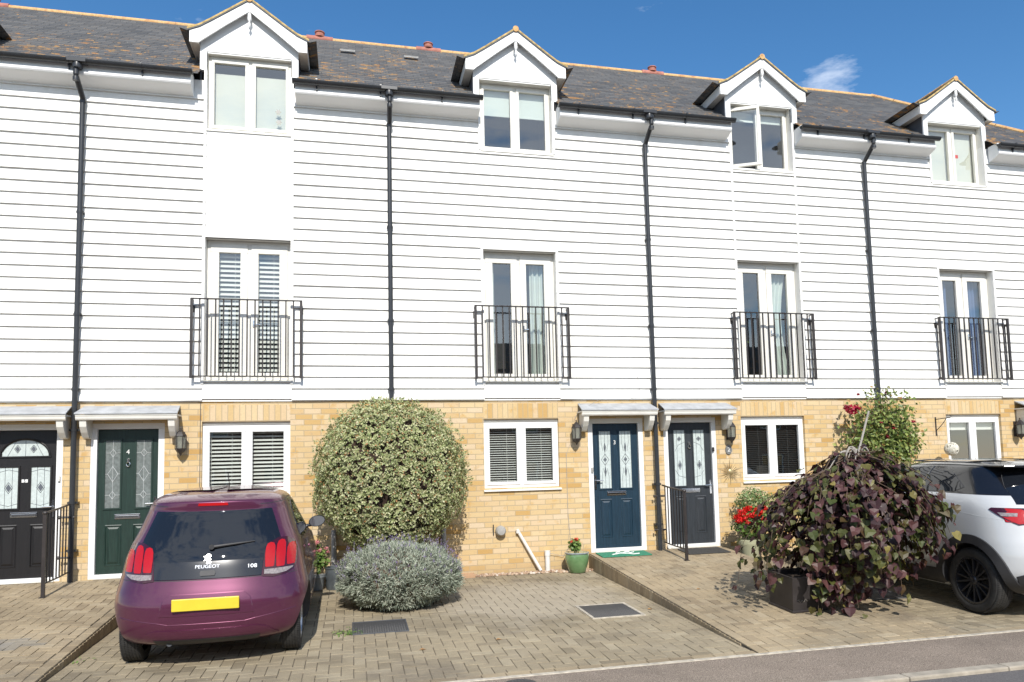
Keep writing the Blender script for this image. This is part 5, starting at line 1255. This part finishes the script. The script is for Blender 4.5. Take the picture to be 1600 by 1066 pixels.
# ------------------------------------------------------------------ small things
def misc():
    def one(m,name,mat,label,cat,group=None,**k): return tag(m.build(name,mat,**k),label,cat,group)
    for x,l in ((-.03,'black iron handrail between the black door and the green door'),(7.935,'black iron handrail between the navy door and the charcoal door')):
        t=empty('handrail',(0,0,0),l,'handrail','iron handrails between paired doors')
        yf=-.925;z0=zrai(yf)
        m=MB();m.box(x-.018,x+.018,yf-.018,yf+.018,z0-.01,.885);m.lathe([(.026,.0),(.03,.015),(.026,.03),(.005,.04)],(x,yf,.88),12);m.box(x-.035,x+.035,yf-.035,yf+.035,z0,z0+.006);m.build('post',M['iron'],t)
        m=MB();m.tube([(x,yf,.895),(x,-.45,.930),(x,-.14,.962)],.013,8);m.tube([(x,yf,.085),(x,-.45,.10),(x,-.14,.12)],.010,8);m.build('rail',M['iron'],t,smooth=True)
        for k in range(1,8):
            y=yf+(.79)*k/8;m=MB();m.box(x-.0065,x+.0065,y-.0065,y+.0065,.09+.035*k/8,.90+.06*k/8);m.build('baluster',M['iron'],t)
        m=MB()
        for z in (.80,.30): m.box(x-.008,x+.008,-.15,.0,z-.012,z+.012);m.tube([(x-.1,-.10,z),(x+.05,-.10,z)],.012,8);m.lathe([(.022,-.01),(.022,.01)],(x-.12,-.10,z),10,'x')
        m.build('bracket',M['iron'],t)
    # drain covers
    def cover(x0,x1,y0,y1,rim,l):
        t=empty('drain_cover',(0,0,0),l,'drain cover','chequer plate covers in the paving');f=zlow
        m=MB();m.quad(*[(x,y,f(y)+.006) for x,y in ((x0,y0),(x1,y0),(x1,y1),(x0,y1))]);m.quad(*[(x,y,f(y)+.0062) for x,y in ((x0,y0),(x1,y0))],*[(x,y,f(y)-.02) for x,y in ((x1,y0),(x0,y0))]);m.build('plate',M['plate'],t)
        m=MB();w=.035 if rim else .016
        for a,b,c,d in ((x0-w,x1+w,y0-w,y0-.002),(x0-w,x1+w,y1+.002,y1+w),(x0-w,x0-.002,y0,y1),(x1+.002,x1+w,y0,y1)):
            n=len(m.v);m.box(a,b,c,d,-.02,.010 if rim else .009)
            for q in range(n,len(m.v)): X,Y,Z=m.v[q];m.v[q]=(X,Y,Z+f(Y))
        m.build('rim',M['mortarstrip'] if rim else M['lead'],t,bevel=.002)
    cover(3.43,3.95,-3.10,-2.58,False,'dark drain cover in the shadow below the lavender bush')
    cover(5.88,6.40,-3.17,-2.55,True,'grey drain cover with pale concrete rim in the middle of the open driveway')
    cover(9.06,9.62,-3.30,-2.66,False,'grey drain cover between the planter and the white car')
    m=MB();zc=-.372;m.lathe([(.125,-.01),(.13,.005),(.12,.008),(.0,.008)],(4.66,-5.14,zc),32);one(m,'manhole_cover',M['plate'],'small round dark cover in the pavement at the bottom edge','manhole cover')
    # doormats
    t=empty('doormat',(0,0,0),'green doormat with a pale motif in front of the navy door','doormat')
    m=MB();m.v=[(x,y,zrai(y)+.004+dz) for dz in (0,.014) for x,y in ((6.87,-.43),(7.62,-.43),(7.62,-.09),(6.87,-.09))];m.f=[(0,3,2,1),(4,5,6,7)]+[(k,(k+1)%4,4+(k+1)%4,4+k) for k in range(4)];m.m=[0]*6;m.build('mat',M['mat_green'],t,bevel=.003)
    m=MB()
    for pts in ([(7.05,-.32),(7.2,-.24),(7.3,-.28),(7.42,-.2)],[(7.12,-.3),(7.16,-.17),(7.22,-.14)],[(7.3,-.28),(7.36,-.36),(7.46,-.33)],[(7.24,-.25),(7.30,-.16),(7.37,-.15)]): m.tube([(x,y,zrai(y)+.0185) for x,y in pts],.011,6)
    m.build('motif',M['signwhite'],t)
    m=MB();m.v=[(x,y,zrai(y)+.004+dz) for dz in (0,.012) for x,y in ((8.14,-.56),(8.80,-.56),(8.80,-.14),(8.14,-.14))];m.f=[(0,3,2,1),(4,5,6,7)]+[(k,(k+1)%4,4+(k+1)%4,4+k) for k in range(4)];m.m=[0]*6;one(m,'doormat',M['mat_dark'],'dark flat doormat in front of the charcoal door','doormat',bevel=.003)
    # oval plaque, sun ornament, bells
    t=empty('number_plaque',(9.117,-.006,1.475),'small oval plaque with white number 2 below the lantern beside the charcoal door','sign')
    m=MB();m.prism([(.055*math.cos(a),.075*math.sin(a)) for a in np.linspace(0,6.283,28,False)],-.012,.004,'y');m.build('plaque',M['oval'],t,bevel=.003);text('numeral','2',.095,(0,-.0135,0),M['signwhite'],t)
    t=empty('sun_ornament',(9.125,-.02,1.135),'brass sun-shaped wall ornament with thin rays beside the window','wall ornament')
    m=MB();m.lathe([(.0,-.018),(.03,-.016),(.042,-.006),(.042,.0)],(0,0,0),20,'y');m.build('disc',M['brass'],t,smooth=True)
    m=MB()
    for k in range(20):
        a=2*math.pi*k/20;L=.20 if k%2 else .13;m.tube([(.035*math.cos(a),0,.035*math.sin(a)),(.1*math.cos(a+.06),0,.1*math.sin(a+.06)),(L*math.cos(a),0,L*math.sin(a))],[.006,.005,.0015],5)
    m.build('rays',M['brass'],t)
    for x,z,l,mt in ((-.20,1.29,'small doorbell on the white frame of the black door','signwhite'),(6.885,1.22,'small doorbell on the white frame of the navy door','greyplastic'),(8.855,1.485,'black doorbell on the white frame of the charcoal door','iron')):
        m=MB();m.box(x-.014,x+.014,-.028,-.001,z-.034,z+.034);m.lathe([(.008,-.034),(.009,-.028)],(x,0,z-.008),10,'y');one(m,'doorbell',M[mt],l,'doorbell','doorbells on the door frames',bevel=.003)
    # bracket and wicker ball
    t=empty('hanging_bracket',(12.95,0,1.80),'black scrolled wall bracket beside the window behind the white car','bracket')
    m=MB();m.box(-.010,.010,-.012,-.001,-.16,.15);m.tube([(0,-.008,.11),(0,-.33,.12)],.007,6);m.tube([(0,-.01,-.08),(0,-.10,-.02),(0,-.18,.04),(0,-.25,.11)],.006,6);m.tube([(0,-.33,.12),(0,-.36,.13),(0,-.36,.155),(0,-.335,.155)],.006,6);m.build('arm',M['iron'],t,smooth=True)
    t=empty('hanging_ball',(12.955,-.315,1.405),'pale woven ball hanging from the wall bracket','hanging ball')
    m=MB();rb=.108
    for k in range(44):
        n=Vector(rng.normal(size=3)).normalized();a=n.orthogonal().normalized();b=n.cross(a);off=rng.uniform(-.5,.5);rr=math.sqrt(1-off*off)*rb
        m.tube([tuple(n*off*rb+(a*math.cos(u)+b*math.sin(u))*rr) for u in np.linspace(0,6.283,22)],.0048,5,False)
    m.build('woven_canes',M['wicker'],t,smooth=True);m=MB();m.tube([(0,0,.1),(0,-.015,.51)],.002,4);m.build('cord',M['iron'],t)
    # wall clutter by house 3
    t=empty('flue_vent',(5.475,0,.385),'rounded grey vent cap on the brick wall below the middle window','vent')
    m=MB();m.lathe([(.068,.0),(.075,-.03),(.072,-.085),(.055,-.105),(.0,-.11)],(0,0,0),24,'y');m.build('cap',M['greyplastic'],t,smooth=True)
    m=MB();m.box(-.105,-.092,-.02,-.002,-.06,.09);m.build('mounting_tab',M['gutter'],t)
    m=MB();m.tube([(5.715,-.035,.395),(6.045,-.07,-.20)],.024,12);m.lathe([(.03,-.02),(.03,.02)],(5.73,-.035,.36),12);one(m,'overflow_pipe',M['whitepipe'],'white plastic pipe leaning diagonally against the brick wall','pipe',smooth=True)
    m=MB();m.tube([(6.155,-.05,-.22),(6.155,-.05,.07)],.036,14);m.tube([(6.155,-.05,.0),(6.155,-.05,.075)],.042,14);one(m,'inspection_pipe',M['whitepipe'],'short upright white pipe stub between the leaning pipe and the green pot','pipe',smooth=True)
    m=MB();m.tube([(8.06,-.045,.035),(8.06,.01,.035)],.034,14);one(m,'drain_outlet',M['whitepipe'],'small white pipe end low on the wall beside the handrail','pipe',smooth=True)
    m=MB();m.tube([(6.545,-.012,1.60),(6.49,-.008,1.45),(6.492,-.008,.6),(6.52,-.01,.15),(6.40,-.03,-.02),(6.20,-.04,.03)],.0032,5);m.tube([(6.62,-.012,1.955),(6.70,-.02,2.1),(6.95,-.20,2.24),(7.02,-.05,2.28)],.003,5);one(m,'cable',M['greyplastic'],'thin grey cable running down the brick beside the navy door lantern','cable')
    m=MB();m.tube([(1.46,-.008,2.25),(1.462,-.008,-.1)],.0035,5);one(m,'cable',M['lead'],'thin dark cable running down the brick between lantern and left window','cable')
    m=MB();m.tube([(7.62,-.06,2.66),(7.66,-.05,2.52),(7.66,-.06,2.34),(7.45,-.10,2.25)],.0028,5);one(m,'cable',M['greyplastic'],'short loose cable on the white boards above the navy door canopy','cable')
    # pipes and tub below the clipped bush
    for x,l in ((3.17,'grey waste pipe at the left foot of the clipped bush'),(4.66,'grey waste pipe at the right foot of the clipped bush')):
        m=MB();m.tube([(x,-.06,-.24),(x,-.06,.50)],.034,12);m.lathe([(.042,-.03),(.042,.03)],(x,-.06,.1),12);one(m,'waste_pipe',M['greyplastic'],l,'pipe',smooth=True)
    t=empty('metal_tub',(3.20,-.42,zlow(-.42)+.001),'dark zinc tub between the pink geranium and the clipped bush','tub')
    m=MB();m.lathe([(.115,0),(.12,.02),(.135,.26),(.145,.27),(.145,.285),(.132,.285),(.12,.03),(.0,.03)],(0,0,0),28,caps=False);m.build('tub',M['zinc'],t,smooth=True)
    m=MB();m.tube([(.10,-.10,.24),(.13,-.13,.20),(.11,-.115,.16)],.006,6);m.tube([(-.10,-.10,.24),(-.13,-.13,.20),(-.11,-.115,.16)],.006,6);m.build('handle',M['zinc'],t,smooth=True)
    # stickers on panes
    for x,z,c,l in ((2.42,6.39,'sticker','upper white flower sticker on the leftmost dormer window pane'),(2.43,6.24,'sticker','lower white flower sticker on the leftmost dormer window pane')):
        m=MB();m.v=[];pts=[((.030+.012*math.cos(6*a))*math.cos(a),(.030+.012*math.cos(6*a))*math.sin(a)) for a in np.linspace(0,6.283,36,False)]
        m.prism([(x+a,z+b) for a,b in pts],.068,.071,'y');one(m,'sticker',M['greyplastic'],l,'sticker')
    m=MB();m.box(13.83,13.90,.107,.111,6.56,6.62);one(m,'sticker',M['stickred'],'small red sticker on the rightmost dormer window pane','sticker')
    # dead leaves on the paving
    for k,(x,y,l) in enumerate(((4.72,-3.75,'brown dead leaf on the driveway below the lavender'),(4.00,-3.90,'larger brown dead leaf at the lower middle of the driveway'),(6.55,-2.95,'dead leaf beside the pale rimmed drain cover'),(7.3,-2.6,'dead leaf on the raised paving left of the planter'))):
        n=2;d=np.array([[x,y,(zrai(y) if 6.8<x<8.93 else zlow(y))+.008]]);o=leaves('dead_leaf',M['deadleaf'],d,np.array([[.1,-.1,1.]]),np.array([.075]),'leaf',None,np.array([[1.,.3,0]]),.05,.45);tag(o,l,'leaf','dead leaves on the paving')
    # houseplant inside the French window of house 2
    t=empty('houseplant',(9.53,.36,2.62),'green houseplant behind the left pane of the tall window with open dormer above','houseplant')
    m=MB();m.lathe([(.08,0),(.10,.22),(.09,.22)],(0,0,0),18);m.build('pot',M['terracotta'],t,smooth=True)
    P,N=shellpts(300,(0,0,.62),(.15,.12,.36),2,.2,.7);leaves('foliage',M['leaf_green'],P,N+rng.normal(size=P.shape)*.4,rng.uniform(.05,.10,300),'leaf',t,None,0,.6)
misc()
# the terrace across the street: seen only as reflections in the panes
def opposite():
    for k,x0 in enumerate((-14,-4.5,5,14.5,24)):
        t=empty('brick_house',(x0,-27,-.4),['red brick house across the street, far left','red brick house across the street, left of the camera','red brick house across the street, behind the camera','red brick house across the street, right of the camera','red brick house across the street, far right'][k],'house','brick houses across the street')
        ops=[(1.,2.3,.9,2.1),(6.2,7.5,.9,2.1),(3.9,4.9,0,2.1),(1.,2.3,3.5,4.7),(6.2,7.5,3.5,4.7)]
        m=wallgrid(0,8.8,0,5.4,0,ops,-.15);m.box(0,8.8,-7.99,-.4,0,5.39) if False else None
        m.quad((0,-8,0),(8.8,-8,0),(8.8,-8,5.4),(0,-8,5.4));m.quad((0,0,0),(0,-8,0),(0,-8,5.4),(0,-4,8.6),(0,0,5.4));m.quad((8.8,0,0),(8.8,-8,0),(8.8,-8,5.4),(8.8,-4,8.6),(8.8,0,5.4));m.build('wall',M['oppbrick'],t)
        m=MB();m.quad((-.2,.3,5.2),(9.,.3,5.2),(9.,-4,8.7),(-.2,-4,8.7));m.quad((-.2,-8.3,5.2),(9.,-8.3,5.2),(9.,-4,8.7),(-.2,-4,8.7));m.build('roof',M['slate'],t)
        for a,b,c,d in ops[:2]+ops[3:]:
            m=MB();ringframe(m,a,b,c,d,.06,-.14,-.08);m.box((a+b)/2-.03,(a+b)/2+.03,-.135,-.085,c+.06,d-.06);w_=m.build('window',M['white'],t);m=MB();m.quad((a,-.11,c),(b,-.11,c),(b,-.11,d),(a,-.11,d));m.build('pane',M['carglass'],w_)
        m=MB();m.box(3.92,4.88,-.14,-.09,0,2.09);m.build('door',M['door_navy'],t)
opposite()
